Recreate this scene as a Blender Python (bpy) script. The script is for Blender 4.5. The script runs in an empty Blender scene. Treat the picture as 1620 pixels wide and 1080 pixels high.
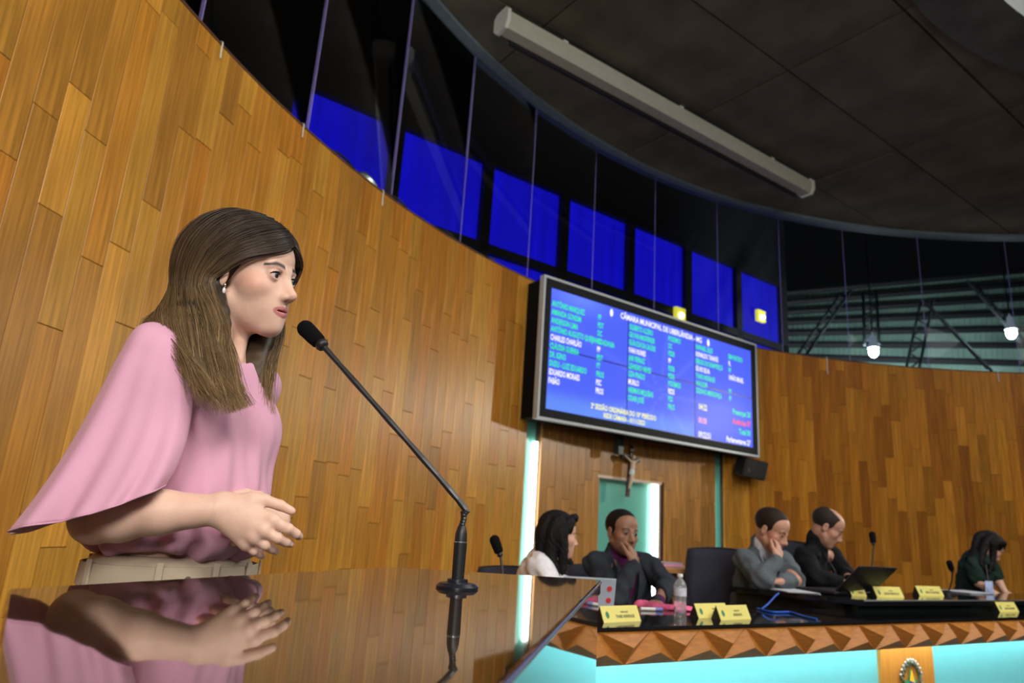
import bpy, math, random
import numpy as np
from mathutils import Vector, Matrix

random.seed(7); np.random.seed(7)
S = bpy.context.scene
COL = S.collection

# ------------------------------------------------------------------ camera
ZC = 1.10
cam_d = bpy.data.cameras.new('camera'); cam = bpy.data.objects.new('camera', cam_d); COL.objects.link(cam)
cam_d.sensor_width = 36.0; cam_d.lens = 1100.0 / 1620.0 * 36.0
cam_d.clip_start = 0.02; cam_d.clip_end = 200
_p, _r = math.radians(14.7), math.radians(3.7)
_fw = Vector((0, math.cos(_p), math.sin(_p))); _u0 = Vector((0, -math.sin(_p), math.cos(_p))); _r0 = Vector((1, 0, 0))
_rt = _r0 * math.cos(_r) + _u0 * math.sin(_r); _up = -_r0 * math.sin(_r) + _u0 * math.cos(_r)
cam.matrix_world = Matrix(((_rt.x, _up.x, -_fw.x, 0), (_rt.y, _up.y, -_fw.y, 0), (_rt.z, _up.z, -_fw.z, ZC), (0, 0, 0, 1)))
cam_d.dof.use_dof = True; cam_d.dof.focus_distance = 1.30; cam_d.dof.aperture_fstop = 4.6
S.camera = cam

# ------------------------------------------------------------------ world, lights, exposure
W = bpy.data.worlds.new('world'); S.world = W; W.use_nodes = True
W.node_tree.nodes['Background'].inputs[0].default_value = (0.55, 0.6, 0.7, 1)
W.node_tree.nodes['Background'].inputs[1].default_value = 0.004
S.view_settings.view_transform = 'Standard'; S.view_settings.look = 'None'
S.view_settings.exposure = 0.0; S.view_settings.gamma = 1.0; S.view_settings.use_curve_mapping = False

SKYLIGHT = 3.2          # brightness of the round skylight in the chamber's ceiling
def light(name, kind, loc, target, power, color=(1, 1, 1), size=0.3, angle=60, blend=0.6):
    d = bpy.data.lights.new(name, kind); o = bpy.data.objects.new(name, d); COL.objects.link(o)
    d.energy = power; d.color = color
    if kind == 'AREA': d.shape = 'DISK'; d.size = size
    else: d.shadow_soft_size = size
    if kind == 'SPOT': d.spot_size = math.radians(angle); d.spot_blend = blend
    o.location = loc
    o.rotation_euler = (Vector(target) - Vector(loc)).to_track_quat('-Z', 'Y').to_euler()
    return o
# chamber lamps beside and high behind the photographer, and an added lower fill
light('flood_lamp', 'SPOT', (7.35, 7.3, 3.1), (-0.2, 5.6, 2.1), 420, (1.0, 0.93, 0.8), 0.12, 50)
light('fill_lamp', 'AREA', (2.6, -3.2, 4.9), (0.2, 3.4, 1.4), 260, (1.0, 0.94, 0.86), 1.6)
light('fill_lamp', 'AREA', (0.2, -2.8, 2.7), (-0.5, 1.4, 1.35), 100, (1.0, 0.94, 0.88), 1.2)  # added fill behind the camera to brighten the speaking woman

# ------------------------------------------------------------------ helpers
CX, CY, RW = 5.584, 1.340, 7.389            # the round chamber
ZTOP, ZCEIL = 3.385, 5.275
LEC = 0.995                                  # lectern top
DESK = 0.755
U2 = Vector((0.8107, 0.5855, 0)); N2 = Vector((-0.5855, 0.8107, 0))   # along / into the front wall of the hall
def wp(s, z, off=0.0):
    """point on the round wall: arc length s, height z, off = towards the middle of the room"""
    a = s / RW; r = RW - off
    return Vector((CX + r * math.cos(a), CY + r * math.sin(a), z))
def at(x, y, Y):
    """point of the place seen at photo pixel x,y standing Y metres ahead"""
    d = _fw + _rt * ((x - 810) / 1100.0) - _up * ((y - 540) / 1100.0)
    t = Y / d.y
    return Vector((t * d.x, Y, ZC + t * d.z))
def atz(x, y, z):
    d = _fw + _rt * ((x - 810) / 1100.0) - _up * ((y - 540) / 1100.0)
    t = (z - ZC) / d.z
    return Vector((t * d.x, t * d.y, z))

MATS = {}
def mat(name, col, rough=0.5, metal=0.0, spec=0.5, var=0.08, vscale=12.0, bump=0.0, bscale=80.0, coat=0.0,
        trans=0.0, emit=None, estr=0.0, stretch=(1, 1, 1), attr=None, sss=0.0, sheen=0.0):
    if name in MATS: return MATS[name]
    m = bpy.data.materials.new(name); m.use_nodes = True; MATS[name] = m
    nt = m.node_tree; b = nt.nodes['Principled BSDF']
    b.inputs['Roughness'].default_value = rough; b.inputs['Metallic'].default_value = metal
    b.inputs['Specular IOR Level'].default_value = spec
    b.inputs['Coat Weight'].default_value = coat; b.inputs['Coat Roughness'].default_value = 0.03
    b.inputs['Transmission Weight'].default_value = trans
    if sss: 
        b.inputs['Subsurface Weight'].default_value = sss; b.inputs['Subsurface Radius'].default_value = (0.014, 0.007, 0.0045)
        b.inputs['Subsurface Scale'].default_value = 1.0
    if sheen: b.inputs['Sheen Weight'].default_value = sheen
    tc = nt.nodes.new('ShaderNodeTexCoord'); mp = nt.nodes.new('ShaderNodeMapping')
    mp.inputs['Scale'].default_value = stretch
    nt.links.new(tc.outputs['Object'], mp.inputs['Vector'])
    no = nt.nodes.new('ShaderNodeTexNoise'); no.inputs['Scale'].default_value = vscale; no.inputs['Detail'].default_value = 4
    nt.links.new(mp.outputs['Vector'], no.inputs['Vector'])
    mr = nt.nodes.new('ShaderNodeMapRange')
    mr.inputs['From Min'].default_value = 0.3; mr.inputs['From Max'].default_value = 0.7
    mr.inputs['To Min'].default_value = 1 - var; mr.inputs['To Max'].default_value = 1 + var
    nt.links.new(no.outputs['Fac'], mr.inputs['Value'])
    mx = nt.nodes.new('ShaderNodeVectorMath'); mx.operation = 'SCALE'
    if attr:
        an = nt.nodes.new('ShaderNodeAttribute'); an.attribute_name = attr
        nt.links.new(an.outputs['Color'], mx.inputs[0])
    else:
        mx.inputs[0].default_value = col[:3]
    nt.links.new(mr.outputs['Result'], mx.inputs['Scale'])
    nt.links.new(mx.outputs['Vector'], b.inputs['Base Color'])
    if bump:
        n2 = nt.nodes.new('ShaderNodeTexNoise'); n2.inputs['Scale'].default_value = bscale; n2.inputs['Detail'].default_value = 3
        nt.links.new(mp.outputs['Vector'], n2.inputs['Vector'])
        bp = nt.nodes.new('ShaderNodeBump'); bp.inputs['Strength'].default_value = bump; bp.inputs['Distance'].default_value = 0.004
        nt.links.new(n2.outputs['Fac'], bp.inputs['Height']); nt.links.new(bp.outputs['Normal'], b.inputs['Normal'])
    if emit:
        b.inputs['Emission Color'].default_value = (*emit, 1); b.inputs['Emission Strength'].default_value = estr
    return m

WO = {}                                     # world origin of each object (all parents are translated only)
def tag(o, label=None, cat=None, group=None, kind=None):
    if label: o['label'] = label
    if cat: o['category'] = cat
    if group: o['group'] = group
    if kind: o['kind'] = kind
    return o
def empty(name, loc, label=None, cat=None, group=None, kind=None):
    o = bpy.data.objects.new(name, None); COL.objects.link(o); o.location = loc; o.empty_display_size = 0.1
    WO[o] = Vector(loc); return tag(o, label, cat, group, kind)
def mk(name, verts, faces, m, parent=None, smooth=None, origin=None, attrs=None):
    """one mesh object from world-space verts"""
    if parent is not None: org = WO[parent]
    elif origin is not None: org = Vector(origin)
    else:
        v = np.array([tuple(q) for q in verts]); org = Vector(((v[:, 0].min() + v[:, 0].max()) / 2, (v[:, 1].min() + v[:, 1].max()) / 2, v[:, 2].min()))
    me = bpy.data.meshes.new(name)
    me.from_pydata([(q[0] - org.x, q[1] - org.y, q[2] - org.z) for q in verts], [], faces)
    me.update()
    ms = m if isinstance(m, (list, tuple)) else [m]
    for q in ms: me.materials.append(q)
    if attrs is not None:
        a = me.color_attributes.new('col', 'FLOAT_COLOR', 'POINT')
        c = np.ones((len(verts), 4), np.float32); c[:, :3] = np.array(attrs, np.float32)[:, :3]
        a.data.foreach_set('color', c.ravel())
    o = bpy.data.objects.new(name, me); COL.objects.link(o)
    if parent is not None: o.parent = parent
    else: o.location = org
    WO[o] = org.copy()
    if smooth is not None:
        me.shade_smooth()
        if smooth < 179: me.set_sharp_from_angle(angle=math.radians(smooth))
    return o
def copy_tree(o, parent=None):
    c = o.copy(); COL.objects.link(c); c.parent = parent
    for ch in list(o.children): copy_tree(ch, c)
    return c

class MB:
    """collects shapes into one mesh"""
    def __init__(s): s.v = []; s.f = []; s.c = []
    def add(s, v, f, col=None):
        n = len(s.v); s.v += [Vector(q) for q in v]; s.f += [tuple(i + n for i in q) for q in f]
        if col is not None: s.c += [col] * len(v)
        return s
    def box(s, c, size, rz=0.0, M=None, bev=0.0, col=None):
        c = Vector(c); hx, hy, hz = size[0] / 2, size[1] / 2, size[2] / 2
        R = M if M is not None else Matrix.Rotation(rz, 3, 'Z')
        if bev <= 0:
            v = [(x * hx, y * hy, z * hz) for z in (-1, 1) for y in (-1, 1) for x in (-1, 1)]
            f = [(0, 2, 3, 1), (4, 5, 7, 6), (0, 1, 5, 4), (2, 6, 7, 3), (0, 4, 6, 2), (1, 3, 7, 5)]
        else:
            b = min(bev, hx, hy, hz) ; v = []; f = []
            for z, i in ((-hz, b), (-hz + b, 0), (hz - b, 0), (hz, b)):
                X, Y = hx - i, hy - i
                v += [(-X + b, -Y, z), (X - b, -Y, z), (X, -Y + b, z), (X, Y - b, z), (X - b, Y, z), (-X + b, Y, z), (-X, Y - b, z), (-X, -Y + b, z)]
            for k in range(3):
                for i in range(8):
                    a = k * 8 + i; d = k * 8 + (i + 1) % 8; f.append((a, d, d + 8, a + 8))
            f.append(tuple(range(7, -1, -1))); f.append(tuple(range(24, 32)))
        return s.add([c + R @ Vector(q) for q in v], f, col)
    def tube(s, pts, rad, n=8, caps=True, flat=1.0, col=None):
        pts = [Vector(p) for p in pts]; m = len(pts)
        rs = rad if isinstance(rad, (list, tuple)) else [rad] * m
        v = []; f = []; ref = None
        for i, p in enumerate(pts):
            t = (pts[min(i + 1, m - 1)] - pts[max(i - 1, 0)]).normalized()
            if ref is None:
                ref = Vector((0, 0, 1)) if abs(t.z) < 0.9 else Vector((1, 0, 0))
            a = t.cross(ref)
            if a.length < 1e-5: a = t.orthogonal()
            a.normalize(); b = a.cross(t).normalized(); ref = b
            for k in range(n):
                an = 2 * math.pi * k / n
                v.append(p + a * (math.cos(an) * rs[i]) + b * (math.sin(an) * rs[i] * flat))
        for i in range(m - 1):
            for k in range(n):
                q = (k + 1) % n; f.append((i * n + k, i * n + q, (i + 1) * n + q, (i + 1) * n + k))
        if caps:
            f.append(tuple(range(n - 1, -1, -1))); f.append(tuple((m - 1) * n + k for k in range(n)))
        return s.add(v, f, col)
    def lathe(s, base, prof, n=24, axis=None, col=None):
        """prof: (radius, height) pairs along axis (default z)"""
        base = Vector(base); ax = Vector(axis).normalized() if axis is not None else Vector((0, 0, 1))
        Q = ax.to_track_quat('Z', 'Y').to_matrix()
        v = []; f = []
        for r, h in prof:
            for k in range(n):
                an = 2 * math.pi * k / n; v.append(base + Q @ Vector((r * math.cos(an), r * math.sin(an), h)))
        m = len(prof)
        for i in range(m - 1):
            for k in range(n):
                q = (k + 1) % n; f.append((i * n + k, i * n + q, (i + 1) * n + q, (i + 1) * n + k))
        f.append(tuple(range(n - 1, -1, -1))); f.append(tuple((m - 1) * n + k for k in range(n)))
        return s.add(v, f, col)
    def prism(s, poly, z0, z1, bev=0.0, col=None):
        n = len(poly); v = [(p[0], p[1], z0) for p in poly]; 
        if bev > 0:
            c = Vector((sum(p[0] for p in poly) / n, sum(p[1] for p in poly) / n))
            sh = [c + (Vector((p[0], p[1])) - c) * (1 - bev / max(1e-6, (Vector((p[0], p[1])) - c).length)) for p in poly]
            v += [(p[0], p[1], z1 - bev) for p in poly] + [(p.x, p.y, z1) for p in sh]; L = 3
        else:
            v += [(p[0], p[1], z1) for p in poly]; L = 2
        f = [tuple(range(n - 1, -1, -1)), tuple(range((L - 1) * n, L * n))]
        for k in range(L - 1):
            for i in range(n):
                j = (i + 1) % n; f.append((k * n + i, k * n + j, (k + 1) * n + j, (k + 1) * n + i))
        return s.add(v, f, col)
    def grid(s, rows, close_u=False, col=None):
        n = len(rows[0]); v = [q for r in rows for q in r]; f = []
        for i in range(len(rows) - 1):
            for k in range(n if close_u else n - 1):
                q = (k + 1) % n; f.append((i * n + k, i * n + q, (i + 1) * n + q, (i + 1) * n + k))
        return s.add(v, f, col)
    def ball(s, c, r, n=12, M=None, col=None):
        c = Vector(c); r = (r, r, r) if not isinstance(r, (tuple, list)) else r
        v = []; f = []
        for i in range(n + 1):
            th = math.pi * i / n
            for k in range(2 * n):
                ph = math.pi * k / n
                q = Vector((r[0] * math.sin(th) * math.cos(ph), r[1] * math.sin(th) * math.sin(ph), r[2] * math.cos(th)))
                v.append(c + (M @ q if M is not None else q))
        for i in range(n):
            for k in range(2 * n):
                q = (k + 1) % (2 * n); f.append((i * 2 * n + k, (i + 1) * 2 * n + k, (i + 1) * 2 * n + q, i * 2 * n + q))
        return s.add(v, f, col)
    def build(s, name, m, parent=None, smooth=None, origin=None):
        return mk(name, s.v, s.f, m, parent, smooth, origin, s.c if s.c else None)

def text_mb(mb, txt, org, right, up, height, align='LEFT', squeeze=1.0):
    """flat lettering, as mesh faces, on the plane right/up"""
    cu = bpy.data.curves.new('lettering', 'FONT'); cu.body = txt; cu.size = 1.0; cu.align_x = align; cu.resolution_u = 2; cu.offset = 0.026
    ob = bpy.data.objects.new('lettering', cu); COL.objects.link(ob)
    dg = bpy.context.evaluated_depsgraph_get(); me = bpy.data.meshes.new_from_object(ob.evaluated_get(dg))
    k = height / 0.70
    mb.add([org + right * (v.co.x * k * squeeze) + up * (v.co.y * k) for v in me.vertices], [tuple(p.vertices) for p in me.polygons])
    bpy.data.objects.remove(ob); bpy.data.curves.remove(cu); bpy.data.meshes.remove(me)

# ------------------------------------------------------------------ SDF modelling (bodies, clothes, hair volumes)
def npv(v): return np.array([v[0], v[1], v[2]], np.float64)
class SDF:
    def __init__(s, xs, ys, zs):
        s.a = [np.asarray(q, np.float32) for q in (xs, ys, zs)]
        s.D = np.full([len(q) for q in s.a], 1.0, np.float32)
    @classmethod
    def box(c, lo, hi, h):
        return c(*[np.arange(lo[i], hi[i] + h, h) for i in range(3)])
    def _sub(s, lo, hi):
        sl = []
        for i in range(3):
            a = int(np.searchsorted(s.a[i], lo[i])); b = int(np.searchsorted(s.a[i], hi[i]))
            if b <= a: return None
            sl.append(slice(a, b))
        return tuple(sl), (s.a[0][sl[0]][:, None, None], s.a[1][sl[1]][None, :, None], s.a[2][sl[2]][None, None, :])
    def _op(s, fn, lo, hi, k, cut=False):
        q = s._sub(lo, hi)
        if q is None: return
        sl, P = q; d = fn(*P).astype(np.float32); D = s.D[sl]; k = max(k, 1e-5)
        if cut:
            d = -d; h = np.clip(0.5 - 0.5 * (d - D) / k, 0, 1); s.D[sl] = d + (D - d) * h + k * h * (1 - h)
        else:
            h = np.clip(0.5 + 0.5 * (d - D) / k, 0, 1); s.D[sl] = d + (D - d) * h - k * h * (1 - h)
    def cone(s, a, b, ra, rb, k=0.01, cut=False):
        a = npv(a); b = npv(b); ba = b - a; L = max(float(ba @ ba), 1e-12); m = k + 0.012
        lo = np.minimum(a - ra, b - rb) - m; hi = np.maximum(a + ra, b + rb) + m
        def fn(X, Y, Z):
            X = X - a[0]; Y = Y - a[1]; Z = Z - a[2]
            t = np.clip((X * ba[0] + Y * ba[1] + Z * ba[2]) / L, 0, 1)
            return np.sqrt((X - t * ba[0]) ** 2 + (Y - t * ba[1]) ** 2 + (Z - t * ba[2]) ** 2) - (ra + (rb - ra) * t)
        s._op(fn, lo, hi, k, cut)
    def chain(s, pts, rs, k=0.01):
        for i in range(len(pts) - 1): s.cone(pts[i], pts[i + 1], rs[i], rs[i + 1], k)
    def ell(s, c, r, M=None, k=0.01, cut=False):
        c = npv(c); r = np.array(r if isinstance(r, (tuple, list)) else (r, r, r), float); mx = float(r.max()) + k + 0.012
        R = np.eye(3) if M is None else np.array(M)
        def fn(X, Y, Z):
            X = X - c[0]; Y = Y - c[1]; Z = Z - c[2]
            q = [X * R[0, i] + Y * R[1, i] + Z * R[2, i] for i in range(3)]
            k0 = np.sqrt(sum((q[i] / r[i]) ** 2 for i in range(3))); k1 = np.sqrt(sum((q[i] / r[i] ** 2) ** 2 for i in range(3)))
            return k0 * (k0 - 1) / np.maximum(k1, 1e-6)
        s._op(fn, c - mx, c + mx, k, cut)
    def rbox(s, c, h, M=None, r=0.005, k=0.005, cut=False):
        c = npv(c); h = np.array(h, float); mx = float(np.linalg.norm(h)) + r + k + 0.012
        R = np.eye(3) if M is None else np.array(M)
        def fn(X, Y, Z):
            X = X - c[0]; Y = Y - c[1]; Z = Z - c[2]
            q = [np.abs(X * R[0, i] + Y * R[1, i] + Z * R[2, i]) - h[i] + r for i in range(3)]
            return np.sqrt(sum(np.maximum(t, 0) ** 2 for t in q)) + np.minimum(np.maximum(np.maximum(q[0], q[1]), q[2]), 0) - r
        s._op(fn, c - mx, c + mx, k, cut)
    def field(s, fn, lo, hi, k=0.005, cut=False): s._op(fn, np.array(lo), np.array(hi), k, cut)
    def mesh(s):
        D = s.D; nx, ny, nz = D.shape; I = D < 0
        cnt = np.zeros((nx - 1, ny - 1, nz - 1), np.int8)
        for i in (0, 1):
            for j in (0, 1):
                for k in (0, 1): cnt += I[i:nx - 1 + i, j:ny - 1 + j, k:nz - 1 + k]
        A = np.argwhere((cnt > 0) & (cnt < 8)); del cnt
        idx = np.full((nx - 1) * (ny - 1) * (nz - 1), -1, np.int32)
        lin = lambda a, b, c: (a * (ny - 1) + b) * (nz - 1) + c
        idx[lin(A[:, 0], A[:, 1], A[:, 2])] = np.arange(len(A))
        acc = np.zeros((len(A), 3)); n = np.zeros(len(A)); C = {}
        for i in (0, 1):
            for j in (0, 1):
                for k in (0, 1): C[i, j, k] = D[A[:, 0] + i, A[:, 1] + j, A[:, 2] + k]
        for ax in range(3):
            for p in (0, 1):
                for q in (0, 1):
                    o0 = [0, 0, 0]; o0[(ax + 1) % 3] = p; o0[(ax + 2) % 3] = q; o1 = list(o0); o1[ax] = 1
                    v0, v1 = C[tuple(o0)], C[tuple(o1)]; mk_ = (v0 < 0) != (v1 < 0)
                    t = np.where(mk_, v0 / np.where(mk_, v0 - v1, 1), 0)
                    for d in range(3): acc[:, d] += np.where(mk_, (t if d == ax else o0[d]), 0)
                    n += mk_
        pos = A + acc / n[:, None]
        V = np.stack([np.interp(pos[:, d], np.arange(D.shape[d]), s.a[d]) for d in range(3)], 1)
        F = []
        for ax in range(3):
            sl0 = [slice(1, -1)] * 3; sl1 = [slice(1, -1)] * 3
            sl0[ax] = slice(0, -1); sl1[ax] = slice(1, None)
            d = I[tuple(sl0)] != I[tuple(sl1)]
            E = np.argwhere(d); off = np.array([1, 1, 1]); off[ax] = 0; E = E + off
            ins = I[E[:, 0], E[:, 1], E[:, 2]]
            b, c = (ax + 1) % 3, (ax + 2) % 3; quad = []
            for db, dc in ((-1, -1), (0, -1), (0, 0), (-1, 0)):
                e = E.copy(); e[:, b] += db; e[:, c] += dc; quad.append(idx[lin(e[:, 0], e[:, 1], e[:, 2])])
            Q = np.stack(quad, 1); Q[~ins] = Q[~ins][:, ::-1]; F.append(Q)
        return V, np.concatenate(F)
def relax(V, F, it=1, w=0.5):
    a = np.concatenate([F[:, 0], F[:, 1], F[:, 2], F[:, 3]]); b = np.concatenate([F[:, 1], F[:, 2], F[:, 3], F[:, 0]])
    n = len(V); cn = np.bincount(a, minlength=n) + np.bincount(b, minlength=n)
    for _ in range(it):
        m = np.stack([np.bincount(a, V[b, d], n) + np.bincount(b, V[a, d], n) for d in range(3)], 1) / np.maximum(cn, 1)[:, None]
        V = V + w * (m - V)
    return V
def sdf_obj(g, name, m, parent=None, colfn=None, it=1, w=0.5):
    V, F = g.mesh(); V = relax(V, F, it, w)
    org = WO[parent] if parent is not None else Vector((float(V[:, 0].mean()), float(V[:, 1].mean()), float(V[:, 2].min())))
    me = bpy.data.meshes.new(name); me.vertices.add(len(V)); me.vertices.foreach_set('co', (V - npv(org)).astype(np.float32).ravel())
    me.loops.add(F.size); me.loops.foreach_set('vertex_index', F.astype(np.int32).ravel())
    me.polygons.add(len(F)); me.polygons.foreach_set('loop_start', np.arange(0, F.size, 4, dtype=np.int32))
    me.update(calc_edges=True); me.validate(); me.shade_smooth()
    for q in (m if isinstance(m, (list, tuple)) else [m]): me.materials.append(q)
    if colfn is not None:
        c = np.ones((len(V), 4), np.float32); c[:, :3] = colfn(V)
        a = me.color_attributes.new('col', 'FLOAT_COLOR', 'POINT'); a.data.foreach_set('color', c.ravel())
    o = bpy.data.objects.new(name, me); COL.objects.link(o)
    if parent is not None: o.parent = parent
    else: o.location = org
    WO[o] = org.copy(); return o
def catmull(pts, n):
    P = np.array([tuple(p) for p in pts], float); P = np.vstack([2 * P[0] - P[1], P, 2 * P[-1] - P[-2]]); m = len(P) - 3
    t = np.linspace(0, m - 1e-9, n); i = t.astype(int); u = (t - i)[:, None]
    a, b, c, d = P[i], P[i + 1], P[i + 2], P[i + 3]
    return 0.5 * (2 * b + (c - a) * u + (2 * a - 5 * b + 4 * c - d) * u ** 2 + (3 * b - a - 3 * c + d) * u ** 3)

# ------------------------------------------------------------------ materials
M_wood = mat('lacquered plank wood', (1, 1, 1), rough=0.33, spec=0.32, var=0.30, vscale=5.0, stretch=(13, 13, 0.6), attr='col', bump=0.03, bscale=14)
M_joint = mat('dark joint', (0.05, 0.025, 0.01), rough=0.8)
M_teal = mat('teal glass panel', (0.13, 0.42, 0.34), rough=0.25, var=0.03)
M_led = mat('lit tube', (1, 1, 1), emit=(0.93, 1.0, 0.96), estr=8.0)
M_conc = mat('board marked concrete', (0.135, 0.118, 0.085), rough=0.85, var=0.35, vscale=1.8, bump=0.5, bscale=26)
M_ring = mat('painted steel ring', (0.16, 0.22, 0.26), rough=0.55, var=0.1)
M_glass = None
M_black = mat('matt black plastic', (0.012, 0.012, 0.013), rough=0.45, var=0.1)
M_cab = mat('dull black sheet', (0.008, 0.008, 0.009), rough=0.9, spec=0.1)
M_edge = mat('pale grey painted edge', (0.50, 0.55, 0.58), rough=0.5, metal=0.15, var=0.03)
M_lacq = mat('black lacquer', (0.008, 0.008, 0.009), rough=0.06, spec=0.6, var=0.05)
M_dark = mat('dark steel', (0.012, 0.012, 0.016), rough=0.6)
M_chrome = mat('brushed aluminium', (0.62, 0.66, 0.68), rough=0.3, metal=0.9, var=0.04)
M_white = mat('white plastic', (0.72, 0.72, 0.68), rough=0.45, var=0.04)

def glass_mat(name, tint, refl=0.06):
    m = bpy.data.materials.new(name); m.use_nodes = True; nt = m.node_tree; nt.nodes.clear()
    out = nt.nodes.new('ShaderNodeOutputMaterial'); tr = nt.nodes.new('ShaderNodeBsdfTransparent'); gl = nt.nodes.new('ShaderNodeBsdfGlossy')
    tr.inputs[0].default_value = (*tint, 1); gl.inputs['Roughness'].default_value = 0.02; gl.inputs['Color'].default_value = (1, 1, 1, 1)
    lw = nt.nodes.new('ShaderNodeFresnel'); lw.inputs['IOR'].default_value = 1.0 + refl * 6
    mx = nt.nodes.new('ShaderNodeMixShader')
    nt.links.new(lw.outputs[0], mx.inputs[0]); nt.links.new(tr.outputs[0], mx.inputs[1]); nt.links.new(gl.outputs[0], mx.inputs[2])
    nt.links.new(mx.outputs[0], out.inputs[0]); return m
M_glass = glass_mat('clear pane glass', (0.93, 0.96, 0.96), 0.028)

# ------------------------------------------------------------------ floor
fl = MB(); fl.lathe((CX, CY, -0.06), [(RW + 0.6, 0), (RW + 0.6, 0.06)], 96)
tag(fl.build('floor', mat('grey brown carpet', (0.06, 0.05, 0.045), rough=0.95, bump=0.4, bscale=300)), kind='structure', label='dark carpeted floor of the round chamber')

# ------------------------------------------------------------------ the round wood wall
SEC = [(24.2, 17.655), (17.44, 14.89), (14.76, 9.3)]
NICHE = (16.62, 15.68, 1.635)
def arc_shell(mb, s0, s1, z0, z1, off0, off1, step=0.15):
    n = max(1, int(abs(s1 - s0) / step)); rows = []
    for i in range(n + 1):
        s = s0 + (s1 - s0) * i / n
        rows.append([wp(s, z0, off0), wp(s, z1, off0), wp(s, z1, off1), wp(s, z0, off1)])
    k = len(mb.v); mb.grid(rows, close_u=True)
    mb.f.append((k + 3, k + 2, k + 1, k)); e = k + 4 * n; mb.f.append((e, e + 1, e + 2, e + 3))
wall = MB()
arc_shell(wall, 24.2, 9.3, 0, ZTOP - 0.01, -0.12, -0.22)          # rear skin
for a, b in (SEC[0], SEC[2]): arc_shell(wall, a, b, 0, ZTOP - 0.004, -0.019, -0.12)
arc_shell(wall, SEC[1][0], NICHE[0], 0, ZTOP - 0.004, -0.019, -0.12)
arc_shell(wall, NICHE[1], SEC[1][1], 0, ZTOP - 0.004, -0.019, -0.12)
arc_shell(wall, NICHE[0], NICHE[1], NICHE[2], ZTOP - 0.004, -0.019, -0.12)
W1 = wall.build('wall_round', M_joint)
tag(W1, kind='structure', label='curved wall clad in vertical orange brown wooden planks')

PAL = [(0.50, 0.215, 0.026), (0.45, 0.205, 0.028), (0.54, 0.235, 0.028), (0.42, 0.19, 0.028), (0.52, 0.255, 0.034), (0.48, 0.19, 0.022), (0.57, 0.27, 0.036)]
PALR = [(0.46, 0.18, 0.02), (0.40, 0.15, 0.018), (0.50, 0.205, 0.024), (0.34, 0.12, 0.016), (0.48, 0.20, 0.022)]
PALM = [(0.40, 0.19, 0.045), (0.38, 0.18, 0.045), (0.43, 0.20, 0.048)]
def proj(P):
    v = Vector(P) - Vector((0, 0, ZC)); w = v.dot(_fw)
    if w < 0.05: return (-9999, -9999, w)
    return (810 + 1100 * v.dot(_rt) / w, 540 - 1100 * v.dot(_up) / w, w)
planks = []
rng = random.Random(11)
for si, (a, b) in enumerate(SEC):
    wdt = (0.1225, 0.108, 0.1225)[si]; n = max(1, round((a - b) / wdt)); wdt = (a - b) / n
    for i in range(n):
        s0, s1 = a - i * wdt, a - (i + 1) * wdt
        z = 0.05 - rng.random() * 0.5; sm = (s0 + s1) / 2
        inn = si == 1 and NICHE[1] < sm < NICHE[0]
        zlo = NICHE[2] if inn else 0.05
        while z < ZTOP - 0.001:
            L = rng.uniform(0.42, 1.25); z1 = min(z + L, ZTOP)
            if ZTOP - z1 < 0.12: z1 = ZTOP
            za = max(z, zlo)
            if z1 - za > 0.02:
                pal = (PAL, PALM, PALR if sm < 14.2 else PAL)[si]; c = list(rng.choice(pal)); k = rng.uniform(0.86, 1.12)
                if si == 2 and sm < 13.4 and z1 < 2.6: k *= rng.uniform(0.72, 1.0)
                planks.append((s0 - 0.0011, s1 + 0.0011, za + 0.0012, z1 - 0.0012, [q * k for q in c], rng.uniform(0, 0.0022)))
            z = z1
def plank_geo(p):
    s0, s1, z0, z1, c, o = p; b = 0.0016
    v = [wp(s0, z0, o - b), wp(s1, z0, o - b), wp(s1, z1, o - b), wp(s0, z1, o - b),
         wp(s0 - b, z0 + b, o), wp(s1 + b, z0 + b, o), wp(s1 + b, z1 - b, o), wp(s0 - b, z1 - b, o),
         wp(s0, z0, -0.019), wp(s1, z0, -0.019), wp(s1, z1, -0.019), wp(s0, z1, -0.019)]
    f = [(4, 5, 6, 7), (0, 1, 5, 4), (1, 2, 6, 5), (2, 3, 7, 6), (3, 0, 4, 7), (8, 9, 1, 0), (9, 10, 2, 1), (10, 11, 3, 2), (11, 8, 0, 3)]
    return v, f
def vis_area(p):
    c = wp((p[0] + p[1]) / 2, (p[2] + p[3]) / 2); x, y, w = proj(c)
    x0, y0, _ = proj(wp(p[0], p[2])); x1, y1, _ = proj(wp(p[1], p[3]))
    if w < 0.1: return 0
    ca = abs(max(0, min(1620, x1)) - max(0, min(1620, x0))); cb = abs(max(0, min(930, y1)) - max(0, min(930, y0)))
    return ca * cb
planks.sort(key=vis_area, reverse=True)
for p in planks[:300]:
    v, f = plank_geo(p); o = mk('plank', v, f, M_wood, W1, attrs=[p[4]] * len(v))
    # own origin, so that the grain differs from plank to plank
    c = sum(v, Vector()) / len(v) - WO[W1]
    o.data.transform(Matrix.Translation(-c)); o.location = c
rest = MB()
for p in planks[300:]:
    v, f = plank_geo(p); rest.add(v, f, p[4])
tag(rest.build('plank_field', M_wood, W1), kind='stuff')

cap = MB(); arc_shell(cap, 24.2, 9.3, ZTOP, ZTOP + 0.012, 0.004, -0.22)
tag(cap.build('trim_1', mat('dark wood capping', (0.11, 0.045, 0.02), rough=0.5)), kind='structure', label='thin dark capping along the top of the plank wall')

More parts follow.
